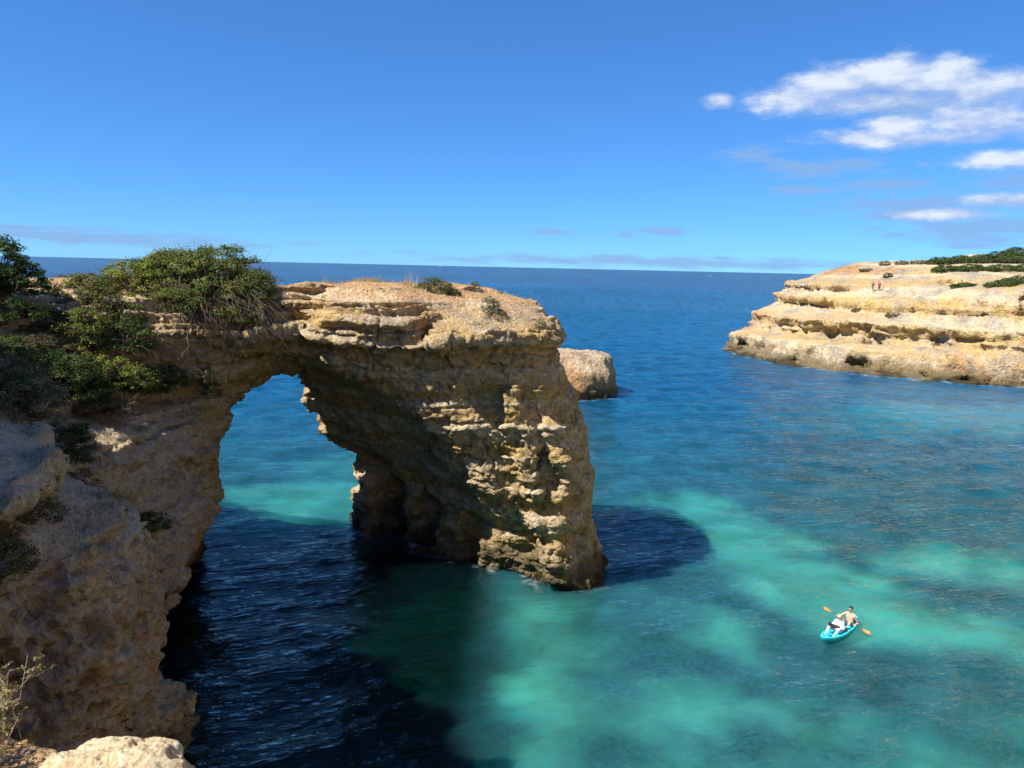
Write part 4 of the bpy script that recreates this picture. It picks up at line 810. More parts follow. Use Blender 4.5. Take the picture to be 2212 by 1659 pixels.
for i, (p, r, hh, lb) in enumerate(HS):
    rr_ = random.Random(i); r *= 1.1; hh *= .95
    shrub('headland_shrub', lb, p, [(p[0], p[1], p[2]+hh*.35, r, r*.8, hh), (p[0]+rr_.uniform(.6, 1)*r, p[1]+rr_.uniform(-.6, .6), p[2]+hh*.25, r*.7, r*.7, hh*.75), (p[0]-rr_.uniform(.6, 1)*r, p[1]+rr_.uniform(-.5, .5), p[2]+hh*.2, r*.6, r*.6, hh*.6)], [*DARK, GREEN[0]], .17, 36, 1.4, 'green shrubs on the headland', twig=.1)
HB = [((78.2,164.4,18.6),1.2,.7,'brown bush farthest left on the headland skyline'),((81,162.8,18.8),1.4,.6,'middle brown bush on the headland skyline'),((84,161.6,19.0),1.9,.6,'right brown bush on the headland skyline'),((73.8,153.3,16.2),.9,.6,'single small bush on the bare rock of the headland'),((72.6,160.5,17.3),1.4,.35,'flat grey-brown bush on the left shoulder of the headland'),
      ((64.1,144.2,9.6),1.0,.6,'small bush on the middle terrace of the headland'),((67.8,137.6,9.3),1.4,.5,'low bush on the middle terrace right of the small one')]
for i, (p, r, hh, lb) in enumerate(HB):
    shrub('headland_shrub', lb, p, [(p[0], p[1], p[2]+hh*.3, r, r*.7, hh)], [*OLIVE, BROWN[0], BROWN[2]], .15, 40, 1.2, 'brown and small shrubs on the headland', twig=.3)
log('headland shrubs')
# dry grass: tufts on the arch top, the ledges and slopes
def height_at(V, x, y, zmax, rad=.25):
    m = (np.abs(V[:, 0]-x) < rad) & (np.abs(V[:, 1]-y) < rad) & (V[:, 2] < zmax); return float(np.percentile(V[m, 2], 90)) if m.any() else None
def grass(name, label, spots, seed, hgt=(.12, .3), per=40, col=((.46, .33, .17), (.55, .43, .25), (.36, .28, .15)), blade=.006):
    rng = np.random.RandomState(seed); VV, CC = [], []
    for (x, y, z, s) in spots:
        n = int(per*s); bx = x+rng.normal(0, .16*s, n); by = y+rng.normal(0, .16*s, n)
        L = rng.uniform(*hgt, n)*s**.5; lean = rng.normal(0, .28, (n, 2))*L[:, None]; w = rng.uniform(.6, 1.4, n)*blade
        a = rng.uniform(0, math.pi, n); dx, dy = np.cos(a)*w, np.sin(a)*w
        p0 = np.stack([bx-dx, by-dy, np.full(n, z-.03)], 1); p1 = np.stack([bx+dx, by+dy, np.full(n, z-.03)], 1)
        p2 = np.stack([bx+lean[:, 0], by+lean[:, 1], z+L], 1); VV.append(np.stack([p0, p1, p2], 1).reshape(-1, 3))
        CC.append(np.repeat(np.array(col)[rng.randint(0, len(col), n)]*rng.uniform(.75, 1.2, (n, 1)), 3, 0))
    V = np.concatenate(VV); o = mesh_np(name, V, np.arange(len(V)).reshape(-1, 3), M_LEAF, None, False, attrs={'col': np.concatenate(CC)}); tag(o, label, None, None, 'stuff'); return o
def scatter_on(V, N, box, n, seed, up=.6, s=(.5, 1.3), zr=(0, 30)):
    rng = np.random.RandomState(seed); m = (V[:, 0] > box[0]) & (V[:, 0] < box[1]) & (V[:, 1] > box[2]) & (V[:, 1] < box[3]) & (N[:, 2] > up) & (V[:, 2] > zr[0]) & (V[:, 2] < zr[1])
    I = np.flatnonzero(m)
    if len(I) == 0: return []
    cl = fbm(V[I]*.7, 2, seed); I = I[cl > -.05]
    I = rng.choice(I, min(n, len(I)), False); return [(V[i, 0], V[i, 1], V[i, 2], rng.uniform(*s)) for i in I]
def top_spots(x0, y0, sx_, sy_, n, seed, s=(.6, 1.2)):
    rng = np.random.RandomState(seed); out = []
    for _ in range(n):
        x, y = x0+rng.normal()*sx_, y0+rng.normal()*sy_; z = height_at(ARCHV, x, y, 16.5)
        if z: out.append((x, y, z, rng.uniform(*s)))
    return out
_m = (ROCKV[:, 0] > -20.5) & (ROCKV[:, 1] > 33) & (ROCKV[:, 2] > 12.5); ARCHV = ROCKV[_m]
RN2 = vnormals(ROCKV, ROCKQ)
grass('dry_grass', 'tawny dry grass along the top of the arch', top_spots(-8.2, 42.6, .7, .35, 60, 1)+top_spots(-10.3, 42.4, .25, .3, 10, 2)+top_spots(-5.4, 41.2, .35, .4, 22, 3)+scatter_on(ROCKV, RN2, (-13, 1.5, 35, 46), 160, 4, .75, (.3, .8), (12.8, 17)), 11, (.12, .32), 26)
grass('tall_grass', 'few tall thin grass stems on the arch skyline', top_spots(-10.4, 42.6, .1, .1, 3, 5)+top_spots(-5.6, 41.4, .3, .2, 6, 6)+top_spots(-7.3, 42.5, .05, .1, 2, 8), 12, (.4, .85), 6, blade=.008)
grass('dry_grass_slope', 'dull brown dry grass on the ledges of the left cliff', scatter_on(ROCKV, RN2, (-22, -10.5, 14, 36), 900, 7, .62, (.5, 1.2), (7.5, 14.5)), 13, (.08, .22), 22, ((.22, .17, .10), (.30, .23, .13), (.15, .14, .08), (.12, .13, .06)), .007)
log('grass')
# hanging root and dead stems below the juniper
def hanging_root():
    rng = np.random.RandomState(4); B = np.array((-15.0, 36.2, 14.0)); root = empty('hanging_root', B); tag(root, 'bare twisted root dangling down the shaded yellow wall', 'root')
    main = [(-14.95, 35.9, 14.0), (-14.95, 35.35, 13.4), (-15.0, 35.2, 12.95), (-14.9, 35.2, 12.55), (-15.25, 35.2, 12.2), (-15.2, 35.25, 11.9), (-14.8, 35.3, 11.6), (-14.45, 35.4, 11.35), (-14.2, 35.6, 11.0), (-14.3, 35.8, 10.6)]
    paths = [(np.array(main)-B, np.linspace(.045, .015, len(main)))]; V, Q = tubes(paths, 5); mesh_np('main_stem', V, Q, M_BARK, root)
    br = []
    for i in range(34):
        k = rng.randint(2, len(main)-1); s = np.array(main[k])-B; d = np.array([rng.normal(0, .35), rng.normal(0, .08), -rng.uniform(.05, .55)]); br.append(([s, s+d*.5+rng.normal(0, .05, 3), s+d], [.012, .009, .005]))
    V, Q = tubes(br); mesh_np('side_rootlets', V, Q, M_BARK, root)
hanging_root()
def dead_fringe():
    rng = np.random.RandomState(9); B = np.array((-13.4, 36.6, 14.0)); root = empty('dead_brush', B); tag(root, 'dark mass of dead twigs drooping from the right side of the biggest juniper', 'dead brush', None)
    P = []
    for i in range(650):
        x = rng.uniform(-16.4, -11.8); s = np.array([x, 36.2+rng.normal(0, .35), rng.uniform(13.9, 15.0)+.25*np.sin((x+14)*1.2)]); L = rng.uniform(.5, 1.3)*(1+.5*max(0, (x+14.2)/2.4))
        d = np.array([rng.normal(.38, .3), rng.normal(-.22, .2), -rng.uniform(.25, .95)])*L
        q = s+d*.5+rng.normal(0, .1, 3); P.append(([s-B, q-B, s+d+rng.normal(0, .06, 3)-B], [.010, .007, .004]))
    V, Q = tubes(P); mesh_np('twigs', V, Q, M_TWIG, root)
dead_fringe()
# twiggy bush at the bottom left corner
def corner_bush():
    rng = np.random.RandomState(21); B = np.array((-1.95, 2.44, 14.72)); root = empty('thorny_bush', B); root.scale = (.8, .8, .85); tag(root, 'dry thorny little bush with tiny leaves in the bottom left corner', 'bush')
    P, LP = [], []
    for i in range(150):
        s = np.array([rng.normal(-.02, .11), rng.normal(-.05, .13), -.02]); d = np.array([rng.normal(.0, .11), rng.normal(0, .12), rng.uniform(.12, .36)])
        pts = [s, s+d*.5+rng.normal(0, .02, 3), s+d+rng.normal(0, .02, 3)]; P.append((pts, [.0030, .0021, .0011]))
        for j in range(5):
            t = rng.uniform(.35, 1); o = s+d*t; e = o+np.array([rng.normal(0, .05), rng.normal(0, .05), rng.uniform(-.01, .05)]); P.append(([o, (o+e)/2+rng.normal(0, .006, 3), e], [.0014, .0011, .0007]))
            for _ in range(13): LP.append(o+(e-o)*rng.uniform(.2, 1.1)+rng.normal(0, .006, 3))
    for (tx, ty, tz) in [(.03, .05, .50), (.10, .06, .40), (.0, .02, .44), (.12, -.02, .30), (.16, .03, .24)]:
        e = np.array([tx, ty, tz]); P.append(([e*.1, e*.55+rng.normal(0, .02, 3), e], [.0035, .0025, .0014]))
    V, Q = tubes(P, 4); mesh_np('branches', V, Q, simple_mat('dry_stems', (0.40, 0.30, 0.20), .8, .2, .3, 40), root)
    LP = np.array(LP); nr = rng.normal(size=LP.shape); nr /= np.linalg.norm(nr, axis=1, keepdims=True); V, Q = rhombs(LP, nr, .0085, .005, rng)
    col = np.array([(.17, .17, .06), (.25, .22, .10), (.30, .22, .12)])[rng.randint(0, 3, len(LP))]
    mesh_np('foliage', V, Q, M_LEAF, root, False, attrs={'col': np.repeat(col, 4, 0)})
corner_bush()
# stones on the soil
def stone(name, label, loc, r, seed, colk=1.0):
    h = r/9; lo = (-r*1.5,)*3; n = int(3*r/h)+1; a = np.arange(n)*h+lo[0]; X, Y, Z = np.meshgrid(a, a, a, indexing='ij'); G = np.stack([X, Y, Z], -1).reshape(-1, 3)
    S = np.sqrt(X**2+(Y*1.2)**2+(Z*1.5)**2)-r*.85+(r*.3*fbm(G/r*1.2+seed, 3, seed)).reshape(X.shape)
    V, Q = surface_nets(S.astype(np.float32), lo, h); o = mesh_np(name, V, Q, M_NEAR, attrs={'col': np.tile(np.array((.55, .38, .24))*colk, (len(V), 1))}); o.location = loc; tag(o, label, 'stone'); return o
stone('stone', 'small tan stone lying in front of the thorny bush', (-1.72, 2.36, 14.75), .03, 3)
# ------------------------------------------------------------------ people, kayak, boats
def caps_field(caps, lo, hi, h, k=.025, off=0.0):
    ax, ay, az = grid_axes(lo, hi, h); shape = (len(ax), len(ay), len(az)); S = np.full(shape, .5, np.float32)
    for (a, b, ra, rb) in caps:
        a = np.array(a, float); b = np.array(b, float); ra += off; rb += off; m = max(ra, rb)+k+3*h
        i0 = [max(0, int((min(a[j], b[j])-m-lo[j])/h)) for j in range(3)]; i1 = [min(shape[j], int((max(a[j], b[j])+m-lo[j])/h)+2) for j in range(3)]
        if any(i1[j] <= i0[j] for j in range(3)): continue
        X = ax[i0[0]:i1[0]][:, None, None]; Y = ay[i0[1]:i1[1]][None, :, None]; Z = az[i0[2]:i1[2]][None, None, :]
        e = b-a; L2 = (e*e).sum()+1e-9; t = np.clip(((X-a[0])*e[0]+(Y-a[1])*e[1]+(Z-a[2])*e[2])/L2, 0, 1)
        d = np.sqrt((X-a[0]-t*e[0])**2+(Y-a[1]-t*e[1])**2+(Z-a[2]-t*e[2])**2)-(ra+(rb-ra)*t)
        g = S[i0[0]:i1[0], i0[1]:i1[1], i0[2]:i1[2]]; g[...] = smin(g, d, k)
    for sl in [np.s_[0, :, :], np.s_[:, 0, :], np.s_[:, :, 0], np.s_[-1, :, :], np.s_[:, -1, :], np.s_[:, :, -1]]: S[sl] = np.maximum(S[sl], .05)
    return S
def caps_mesh(name, caps, mat, parent, h=.012, k=.025, off=0.0, cut=None):
    P = np.array([c[0] for c in caps]+[c[1] for c in caps]); R = max(max(c[2], c[3]) for c in caps)+off+.04
    lo = tuple(P.min(0)-R); hi = tuple(P.max(0)+R); S = caps_field(caps, lo, hi, h, k, off)
    if cut is not None:
        ax, ay, az = grid_axes(lo, hi, h); X, Y, Z = np.meshgrid(ax, ay, az, indexing='ij'); S = np.maximum(S, cut(X, Y, Z))
    V, Q = surface_nets(S, lo, h); V = relax(V, Q, 2, .5); return mesh_np(name, V, Q, mat, parent)
SKIN = simple_mat('skin', (0.62, 0.36, 0.24), .5, .35, .06, 12); SKIN2 = simple_mat('skin_pale', (0.66, 0.42, 0.31), .5, .35, .06, 12)
def hand(w, tip, side, grip=True):
    """palm and five fingers from the wrist w towards tip; side = +1/-1 thumb direction"""
    w = np.array(w); t = np.array(tip); f = (t-w); f /= np.linalg.norm(f); up = np.array([0, 0, 1.]); s = np.cross(f, up); s /= np.linalg.norm(s)+1e-9; n = np.cross(s, f)
    c = [(w, w+f*.075, .024, .03)]
    for i, L in enumerate((.062, .074, .070, .055)):
        b = w+f*.085+s*(-.028+.019*i); m = b+f*L*.5-n*(.012 if grip else .004); e = m+(f*.25-n*.9)*L*.5 if grip else m+f*L*.45-n*.012
        c += [(b, m, .0095, .0088), (m, e, .0088, .0078)]
    b = w+f*.03+s*.03*side; m = b+f*.03+s*.022*side-n*.01; e = m+f*.028-n*.012; c += [(b, m, .012, .010), (m, e, .010, .009)]
    return c
def head_caps(c, fwd, tilt=0.0):
    c = np.array(c); f = np.array(fwd, float); f /= np.linalg.norm(f); l = np.cross((0, 0, 1), f); u = np.array([0, 0, 1.])
    q = lambda a, b, d: c+f*a+l*b+u*d
    return [(q(-.02, 0, .03), q(.01, 0, .03), .088, .085), (q(.015, 0, -.04), q(.035, 0, -.075), .062, .042), (q(.045, 0, .02), q(.05, 0, -.03), .05, .045),
            (q(.095, 0, .005), q(.108, 0, -.028), .010, .015), (q(.088, -.022, -.062), q(.088, .022, -.062), .009, .009), (q(.088, -.03, .03), q(.088, .03, .03), .011, .011),
            (q(-.005, .086, .01), q(-.01, .09, -.025), .012, .010), (q(-.005, -.086, .01), q(-.01, -.09, -.025), .012, .010), (q(.075, .03, .005), q(.075, .03, -.002), .014, .014), (q(.075, -.03, .005), q(.075, -.03, -.002), .014, .014)]
def torso_caps(hip, chest, neck, head, w=.17, sh=.19, belly=.11):
    hip, chest, neck, head = map(np.array, (hip, chest, neck, head)); y = np.array([0, 1., 0])
    return [(hip-y*.08, hip+y*.08, .105, .105), (hip+y*.05, chest+y*.07, belly, .115), (hip-y*.05, chest-y*.07, belly, .115), (chest-y*w*.6, chest+y*w*.6, .10, .10), (chest+y*.05, neck, .09, .055), (chest-y*.05, neck, .09, .055),
            (neck-y*sh*.9-np.array([0, 0, .05]), neck+y*sh*.9-np.array([0, 0, .05]), .055, .055), (neck-np.array([0, 0, .03]), head-np.array([.0, 0, .06]), .054, .05)]
KAY = empty('kayak_origin_tmp')
bpy.data.objects.remove(KAY)
KLOC, KANG = (15.5, 33.65, 0.0), math.atan2(-.65, -.76)
def kayak():
    root = empty('kayak', KLOC, KANG); tag(root, 'turquoise two-seat kayak floating in the pale green shallows', 'kayak')
    CY = simple_mat('kayak_plastic', (0.03, 0.62, 0.74), .35, .5, .05, 3); BL = simple_mat('black_webbing', (0.02, 0.02, 0.025), .6, .3, .2, 20); DK = simple_mat('kayak_dark_plastic', (0.01, 0.33, 0.46), .4, .5, .05, 3)
    n = 41; T = np.linspace(-1, 1, n); L = 1.68
    w = .40*np.clip(1-np.abs(T)**2.5, 0, 1)**.72+.012; kz = -.13+.30*np.abs(T)**3.2; gz = .17+.15*np.abs(T)**2.4
    prof = [(0, 0), (.45, .03), (.78, .22), (.95, .60), (1.0, .92), (.97, 1.0)]      # keel to gunwale
    rows = []
    for i in range(n):
        half = [(w[i]*a, kz[i]+(gz[i]-kz[i])*b) for a, b in prof]
        rows.append([(T[i]*L, -y, z) for y, z in half[::-1]]+[(T[i]*L, y, z) for y, z in half[1:]])
    V = np.array(rows).reshape(-1, 3); m = len(rows[0]); I = np.arange(n*m).reshape(n, m); Q = np.stack([I[:-1, :-1], I[1:, :-1], I[1:, 1:], I[:-1, 1:]], -1).reshape(-1, 4)
    mesh_np('hull', V, Q[:, ::-1], CY, root)
    rows = []
    for i in range(n):
        x = T[i]; well = (.13*smooth(.30, .18, abs(x-.16))+.13*smooth(.28, .18, abs(x+.48))+.07*smooth(.12, .06, abs(x-.62))+.06*smooth(.14, .08, abs(x+.84))); well = min(well, .14); f = .93 if abs(x) < .9 else .9
        g = gz[i]; half = [(.97, 0), (.90, .018), (.80, .012), (.70, -well*.75), (.45, -well), (0, -well+.012)]
        rows.append([(x*L, -w[i]*a, g+b) for a, b in half]+[(x*L, w[i]*a, g+b) for a, b in half[::-1][1:]])
    V = np.array(rows).reshape(-1, 3); m = len(rows[0]); I = np.arange(n*m).reshape(n, m); Q = np.stack([I[:-1, :-1], I[1:, :-1], I[1:, 1:], I[:-1, 1:]], -1).reshape(-1, 4)
    dk = mesh_np('deck', V, Q, CY, root)
    for x in (-.10, -1.14):                                                            # padded seat backs
        caps_mesh('seat_back', [((x, -.14, .16), (x-.06, -.14, .40), .03, .03), ((x, 0, .16), (x-.06, 0, .42), .03, .03), ((x, .14, .16), (x-.06, .14, .40), .03, .03)], BL, root, .015, .05)
    for x in (1.5, -1.5): caps_mesh('carry_handle', [((x-.05, -.03, .33), (x, 0, .37), .012, .012), ((x, 0, .37), (x-.05, .03, .33), .012, .012)], BL, root, .008, .01)
    for y in (-.37, .37):
        caps_mesh('seat_strap', [((-.10, y*.75, .30), (.10, y, .20), .012, .012)], BL, root, .008, .01); caps_mesh('side_handle', [((-.32, y*1.04, .18), (-.14, y*1.04, .18), .016, .016)], BL, root, .008, .01)
    caps_mesh('hatch_cover', [((.98, 0, .22), (1.0, 0, .22), .10, .10)], DK, root, .02, .02, 0, lambda X, Y, Z: np.abs(Z-.225)-.018)  # hatch cover in a darker turquoise plastic
kayak()
def place(o):
    o.location = KLOC; o.rotation_euler = (0, 0, KANG); return o
def man():
    root = place(empty('person')); tag(root, 'shirtless paddler with dark hair and sunglasses at the back of the kayak', 'person', 'people in the kayak')
    hip, ch, nk, hd = (-.98, 0, .20), (-1.0, 0, .52), (-.98, 0, .70), (-.95, 0, .90)
    P0 = np.array((-.62, 0, .44)); D = np.array((0, 1, -.21)); gr = P0+D*-.42; gl = P0+D*.40
    caps = torso_caps(hip, ch, nk, hd, .19, .20, .105)+head_caps(hd, (1, .12, -.12))
    for s, g in ((-1, gr), (1, gl)):
        shd = np.array((-.98, .20*s, .645)); el = (shd+g)/2+np.array((-.05, .13*s, -.14)); w = g+(el-g)*.28+np.array((0, 0, .02))
        caps += [(shd, el, .055, .040), (el, w, .040, .027)]+hand(w, g+np.array((.02, 0, 0)), -s)
        kn = np.array((-.50, .21*s, .44)); hp = np.array((-.94, .11*s, .20)); an = np.array((-.22, .20*s, .16))
        caps += [(hp, kn, .088, .058), (kn, an, .055, .036), (an, an+np.array((.14, .02*s, -.02)), .034, .028)]
    caps_mesh('body', caps, SKIN, root, .013)
    lg = [(np.array((-.94, .11*s, .20)), np.array((-.62, .185*s, .375)), .088, .066) for s in (-1, 1)]+[(np.array(hip)-(0, .08, 0), np.array(hip)+(0, .08, 0), .105, .105)]
    caps_mesh('shorts', lg, simple_mat('grey_cloth', (0.42, 0.44, 0.46), .9, .1, .1, 30), root, .013, .03, .02)
    h = np.array(hd); caps_mesh('hair', [(h+(-.03, 0, .045), h+(.005, 0, .055), .092, .088)], simple_mat('dark_hair', (0.025, 0.018, 0.013), .6, .3, .3, 60), root, .011, .02, .004, lambda X, Y, Z: np.maximum(h[2]+.02-Z+.5*(X-h[0]), -1))
    caps_mesh('sunglasses', [(h+(.098, -.034, .008), h+(.098, -.02, .006), .02, .02), (h+(.102, .02, .006), h+(.095, .045, .008), .02, .02), (h+(.10, -.05, .014), h+(.10, .055, .014), .007, .007)], simple_mat('dark_lens', (.01, .01, .012), .15, .6, .1, 5), root, .008, .01)
    s = 1; shd = np.array((-.98, .20, .645)); el = (shd+gl)/2+np.array((-.05, .13, -.14)); caps_mesh('tattoo_sleeve', [(shd+(el-shd)*.25, shd+(el-shd)*.9, .051, .043)], simple_mat('tattooed_skin', (.20, .14, .12), .6, .3, .5, 30), root, .010, .01, .003)
    # paddle, held across the lap
    pr = place(empty('paddle')); tag(pr, 'double-bladed paddle with black shaft and orange blades held by the back paddler', 'paddle')
    V, Q = tubes([(np.array([P0+D*-1.12, P0, P0+D*1.12]), [.015, .015, .015])], 8); mesh_np('shaft', V, Q, simple_mat('black_shaft', (.02, .02, .022), .4, .4, .1, 9), pr)
    OR = simple_mat('orange_blade', (.85, .26, .03), .4, .4, .08, 9)
    for sg in (-1, 1):
        a = P0+D*(.72*sg); b = P0+D*(1.14*sg); nn = np.array((.35, 0, .94)) if sg < 0 else np.array((.8, 0, .6)); dd = D*sg/np.linalg.norm(D); t = np.cross(dd, nn); t /= np.linalg.norm(t); nn = np.cross(t, dd)
        K = 11; rows = []
        for i in range(K):
            f = i/(K-1); hw = .02+.075*math.sin(min(1, f*1.25)*math.pi/2)*(1 if f < .8 else math.sqrt(max(0, 1-((f-.8)/.2)**2))+.02); c = a+(b-a)*f
            rows.append([c-t*hw-nn*.012, c-t*hw*.5-nn*.002, c+nn*.010, c+t*hw*.5-nn*.002, c+t*hw-nn*.012, c+t*hw*.5-nn*.010, c-nn*.006, c-t*hw*.5-nn*.010])
        V = np.array(rows).reshape(-1, 3); I = np.arange(K*8).reshape(K, 8); J = np.roll(I, -1, 1); Q = np.stack([I[:-1], J[:-1], J[1:], I[1:]], -1).reshape(-1, 4); mesh_np('blade', V, Q, OR, pr)
man()
def woman():
    root = place(empty('person')); tag(root, 'passenger with fair hair, white shirt and pale blue trousers at the front of the kayak', 'person', 'people in the kayak')
    hip, ch, nk, hd = (.12, 0, .18), (.06, 0, .46), (.07, 0, .62), (.10, 0, .80)
    caps = torso_caps(hip, ch, nk, hd, .16, .165, .105)+head_caps(hd, (1, .1, -.15)); arms = []; legs = []
    for s in (-1, 1):
        shd = np.array((.07, .165*s, .575)); el = np.array((.20, .26*s, .36)); w = np.array((.40, .10*s+(-.10 if s < 0 else 0), .37)); arms += [(shd, el, .048, .038), (el, w+(el-w)*.35, .038, .032)]
        caps += [(shd, el, .046, .036), (el, w, .036, .024)]+hand(w, w+np.array((.08, -.05*s, .0)), -s)
        hp = np.array((.16, .10*s, .19)); kn = np.array((.58, .23*s, .42)); an = np.array((.86, .18*s, .20)); caps += [(hp, kn, .085, .056), (kn, an, .052, .034), (an, an+np.array((.13, .02*s, -.015)), .032, .026)]
        legs += [(hp, kn, .085, .058), (kn, kn+(an-kn)*.75, .056, .046)]
    caps_mesh('body', caps, SKIN2, root, .013)
    t = torso_caps(hip, ch, nk, hd, .16, .165, .105)[:-1]; caps_mesh('shirt', t+arms, simple_mat('white_cotton', (0.82, 0.82, 0.84), .9, .1, .05, 30), root, .012, .03, .016, lambda X, Y, Z: Z-.635)
    caps_mesh('trousers', legs+[(np.array(hip)-(0, .08, 0), np.array(hip)+(0, .08, 0), .10, .10)], simple_mat('pale_denim', (0.55, 0.66, 0.80), .9, .1, .08, 30), root, .012, .03, .015)
    h = np.array(hd); caps_mesh('hair', [(h+(-.035, 0, .04), h+(0, 0, .05), .094, .092), (h+(-.05, -.05, 0), h+(-.045, -.055, -.07), .06, .04), (h+(-.05, .05, 0), h+(-.045, .055, -.07), .06, .04)], simple_mat('fair_hair', (0.62, 0.45, 0.26), .6, .3, .2, 60), root, .011, .03, .004, lambda X, Y, Z: (X-h[0])-.045+.6*(h[2]+.03-Z)*(Z > h[2]-.2))
    caps_mesh('sunglasses', [(h+(.098, -.036, .006), h+(.098, -.02, .004), .022, .022), (h+(.102, .02, .004), h+(.095, .045, .006), .022, .022), (h+(.10, -.05, .012), h+(.10, .055, .012), .007, .007)], simple_mat('brown_lens', (.03, .012, .01), .15, .6, .1, 5), root, .008, .01)
    dg = place(empty('dog')); tag(dg, 'small dark dog held on the lap of the front passenger', 'dog')
    A = np.array
    hc = A((.60, -.20, .56)); bodyc = [(A((.50, -.12, .46)), A((.36, .08, .40)), .085, .095), (A((.52, -.14, .48)), hc, .065, .06), (hc, hc+(.02, 0, .01), .065, .06), (hc+(.03, -.01, -.02), hc+(.10, -.03, -.04), .038, .026), (hc+(-.02, .05, .04), hc+(-.04, .075, -.02), .022, .016), (hc+(-.02, -.05, .04), hc+(-.05, -.075, -.02), .022, .016),
             (A((.54, -.16, .42)), A((.60, -.13, .34)), .03, .022), (A((.60, -.13, .34)), A((.66, -.12, .33)), .022, .02), (A((.50, -.06, .40)), A((.58, -.03, .33)), .03, .022), (A((.40, .10, .36)), A((.50, .12, .34)), .045, .025), (A((.50, .12, .34)), A((.56, .12, .33)), .024, .02), (A((.32, .12, .42)), A((.24, .20, .44)), .025, .012)]
    caps_mesh('body', bodyc, simple_mat('dark_fur', (.045, .032, .028), .8, .2, .5, 25), dg, .011, .03)
    caps_mesh('muzzle', [(hc+(.06, -.02, -.03), hc+(.105, -.032, -.042), .034, .027)], simple_mat('tan_fur', (.25, .15, .09), .8, .2, .3, 25), dg, .010, .01)
woman()
log('kayak')
def hiker(label, loc, rz, top, bottom, h=1.65, pack=False):
    root = empty('person', loc, rz); tag(root, label, 'person', 'walkers on the headland'); k = h/1.75; A = lambda *v: np.array(v)*k
    legs = []; caps = [(A(0, -.08, .92), A(0, .08, .92), .11*k, .11*k), (A(0, 0, .95), A(.01, 0, 1.3), .12*k, .14*k), (A(0, -.15, 1.40), A(0, .15, 1.40), .07*k, .07*k), (A(0, 0, 1.4), A(.01, 0, 1.56), .055*k, .05*k), (A(.01, 0, 1.64), A(.02, 0, 1.66), .095*k, .095*k), (A(.09, 0, 1.64), A(.1, 0, 1.62), .015*k, .015*k)]
    tp = caps[1:3]+[caps[0]]
    for s in (-1, 1):
        st = .12*s; l = [(A(0, .09*s, .9), A(st*.7, .1*s, .48), .085*k, .06*k), (A(st*.7, .1*s, .48), A(st, .1*s, .08), .055*k, .04*k), (A(st, .1*s, .04), A(st+.16, .1*s, .035), .04*k, .035*k)]; caps += l; legs += l[:2]
        a = [(A(0, .2*s, 1.40), A(-.03, .26*s, 1.12), .05*k, .042*k), (A(-.03, .26*s, 1.12), A(.1, .24*s, .9), .04*k, .03*k), (A(.1, .24*s, .9), A(.13, .24*s, .80), .035*k, .02*k)]; caps += a; tp += a[:1]
    caps_mesh('body', caps, SKIN, root, .03, .03); caps_mesh('jacket', tp, top, root, .03, .04, .025); caps_mesh('trousers', legs, bottom, root, .03, .03, .02)
    hc = A(0, 0, 1.68); caps_mesh('hair', [(hc+A(-.02, 0, .02), hc+A(0, 0, .03), .10*k, .10*k)], simple_mat('brown_hair', (.06, .04, .03), .7, .2, .2, 20), root, .03, .02, .005, lambda X, Y, Z: hc[2]-.02*k-Z+.5*X)
    if pack: caps_mesh('backpack', [(A(-.2, 0, 1.05), A(-.2, 0, 1.33), .13*k, .12*k)], bottom, root, .03, .03)
zh = height_at(HEADV, 68.0, 146.4, 14.2, .8) or 13.5
hiker('walker in grey-brown clothes on the headland ledge', (67.7, 146.2, zh-.03), -2.2, simple_mat('brown_jacket', (.14, .10, .09), .9, .1, .2, 9), simple_mat('tan_trousers', (.28, .20, .15), .9, .1, .2, 9))
hiker('walker in a red top on the headland ledge', (68.7, 145.8, zh-.03), -1.7, simple_mat('red_top', (.45, .04, .06), .9, .1, .1, 9), simple_mat('dark_trousers', (.06, .05, .05), .9, .1, .2, 9))
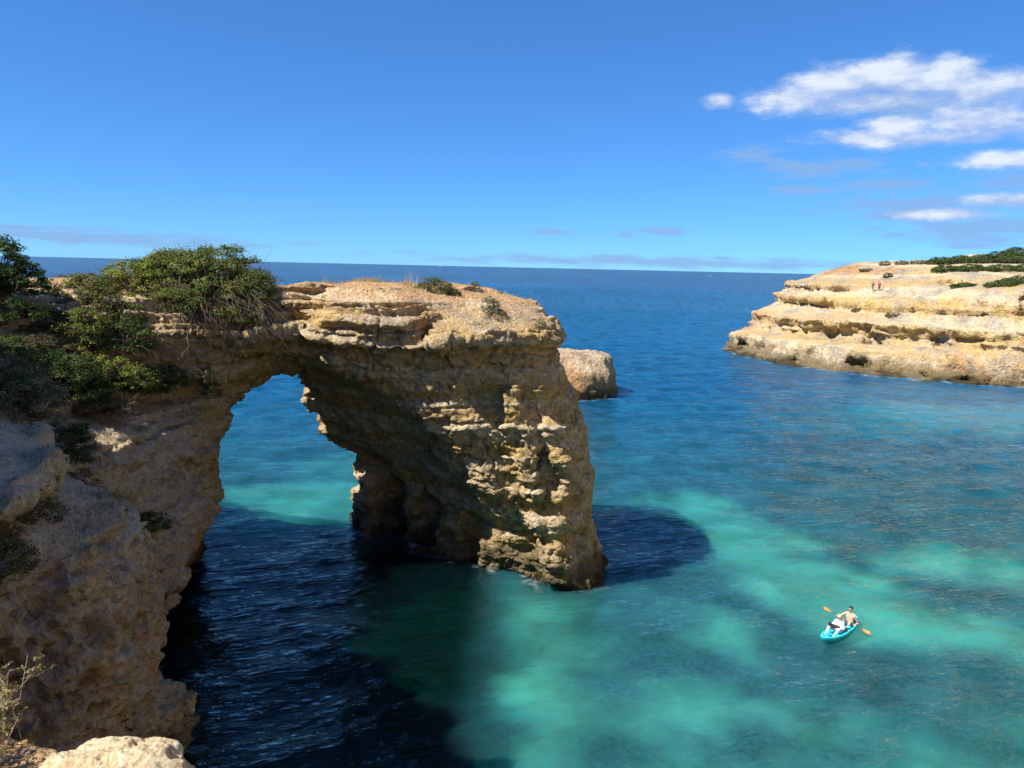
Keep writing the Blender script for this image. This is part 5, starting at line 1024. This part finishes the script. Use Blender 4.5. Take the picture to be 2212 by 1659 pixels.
# ---- boats far out
def motor_boat(label, loc, rz, L):
    root = empty('motor_boat', loc, rz); tag(root, label, 'boat', 'boats near the horizon'); WH = simple_mat('white_gelcoat', (.8, .8, .8), .4, .4, .04, 2); GLS = simple_mat('boat_glass', (.03, .04, .05), .2, .5, .1, 2)
    n = 13; T = np.linspace(-1, 1, n); rows = []
    for x in T:
        w = .17*L*(1 if x < 0 else math.sqrt(max(0, 1-x**2.4)))+.01*L; z1 = .10*L+.05*L*max(0, x)**2; rows.append([(x*L/2, -w, z1), (x*L/2, -w*.8, 0), (x*L/2, 0, -.05*L), (x*L/2, w*.8, 0), (x*L/2, w, z1), (x*L/2, 0, z1+.01*L)])
    V = np.array(rows).reshape(-1, 3); I = np.arange(n*6).reshape(n, 6); J = np.roll(I, -1, 1); Q = np.stack([I[:-1], J[:-1], J[1:], I[1:]], -1).reshape(-1, 4); mesh_np('hull', V, Q[:, ::-1], WH, root, False)
    def box(nm, c, s, m, tp=.8):
        v = np.array([(c[0]+a*s[0]*(tp if k > 0 else 1), c[1]+b*s[1]*(tp if k > 0 else 1), c[2]+k*s[2]) for k in (-1, 1) for a, b in ((-1, -1), (1, -1), (1, 1), (-1, 1))]); mesh_np(nm, v, np.array([(3, 2, 1, 0), (4, 5, 6, 7), (0, 1, 5, 4), (1, 2, 6, 5), (2, 3, 7, 6), (3, 0, 4, 7)]), m, root, False)
    box('cabin', (-.04*L, 0, .16*L), (.2*L, .12*L, .06*L), WH); box('windscreen', (.12*L, 0, .165*L), (.06*L, .10*L, .035*L), GLS, .6); box('flybridge', (-.08*L, 0, .24*L), (.12*L, .09*L, .03*L), WH)
motor_boat('white motor boat nearest the horizon above the arch top', (-575, 6000, 0), .9, 24)
motor_boat('white motor boat far out to the right of the arch', (745, 2950, 0), .3, 9)
def sail_boat(label, loc, rz, H):
    root = empty('sailing_boat', loc, rz); tag(root, label, 'boat', 'boats near the horizon'); WH = simple_mat('sail_cloth', (.8, .8, .78), .8, .2, .04, 2)
    n = 9; rows = []
    for x in np.linspace(-1, 1, n):
        w = .09*H*math.sqrt(max(0, 1-abs(x)**2.2))+.01; rows.append([(x*H*.36, -w, .09*H), (x*H*.34, 0, -.03*H), (x*H*.36, w, .09*H)])
    V = np.array(rows).reshape(-1, 3); I = np.arange(n*3).reshape(n, 3); J = np.roll(I, -1, 1); Q = np.stack([I[:-1], J[:-1], J[1:], I[1:]], -1).reshape(-1, 4); mesh_np('hull', V, Q, WH, root, False)
    V, Q = tubes([(np.array([(0, 0, .05*H), (0, 0, .5*H), (0, 0, H)]), [.012*H, .01*H, .006*H])], 5); mesh_np('mast', V, Q, M_BARK, root)
    for nm, P in (('mainsail', [(-.02, .16), (-.34, .16), (-.02, .96)]), ('jib', [(.03, .85), (.33, .12), (.04, .14)])):
        v = np.array([(a*H, y*H*.01, b*H) for y in (-1, 1) for a, b in P]); v[:3, 1] -= .03*H*np.array([0, 1, 0]); v[3:, 1] -= .03*H*np.array([0, 1, 0]); mesh_np(nm, v, np.array([(0, 1, 2), (5, 4, 3), (0, 3, 4), (0, 4, 1), (1, 4, 5), (1, 5, 2), (2, 5, 3), (2, 3, 0)]), WH, root, False)
sail_boat('left one of two tiny sailing boats on the horizon', (-60, 11500, 0), .4, 19)
sail_boat('right one of two tiny sailing boats on the horizon', (15, 11500, 0), .6, 19)
log('done')
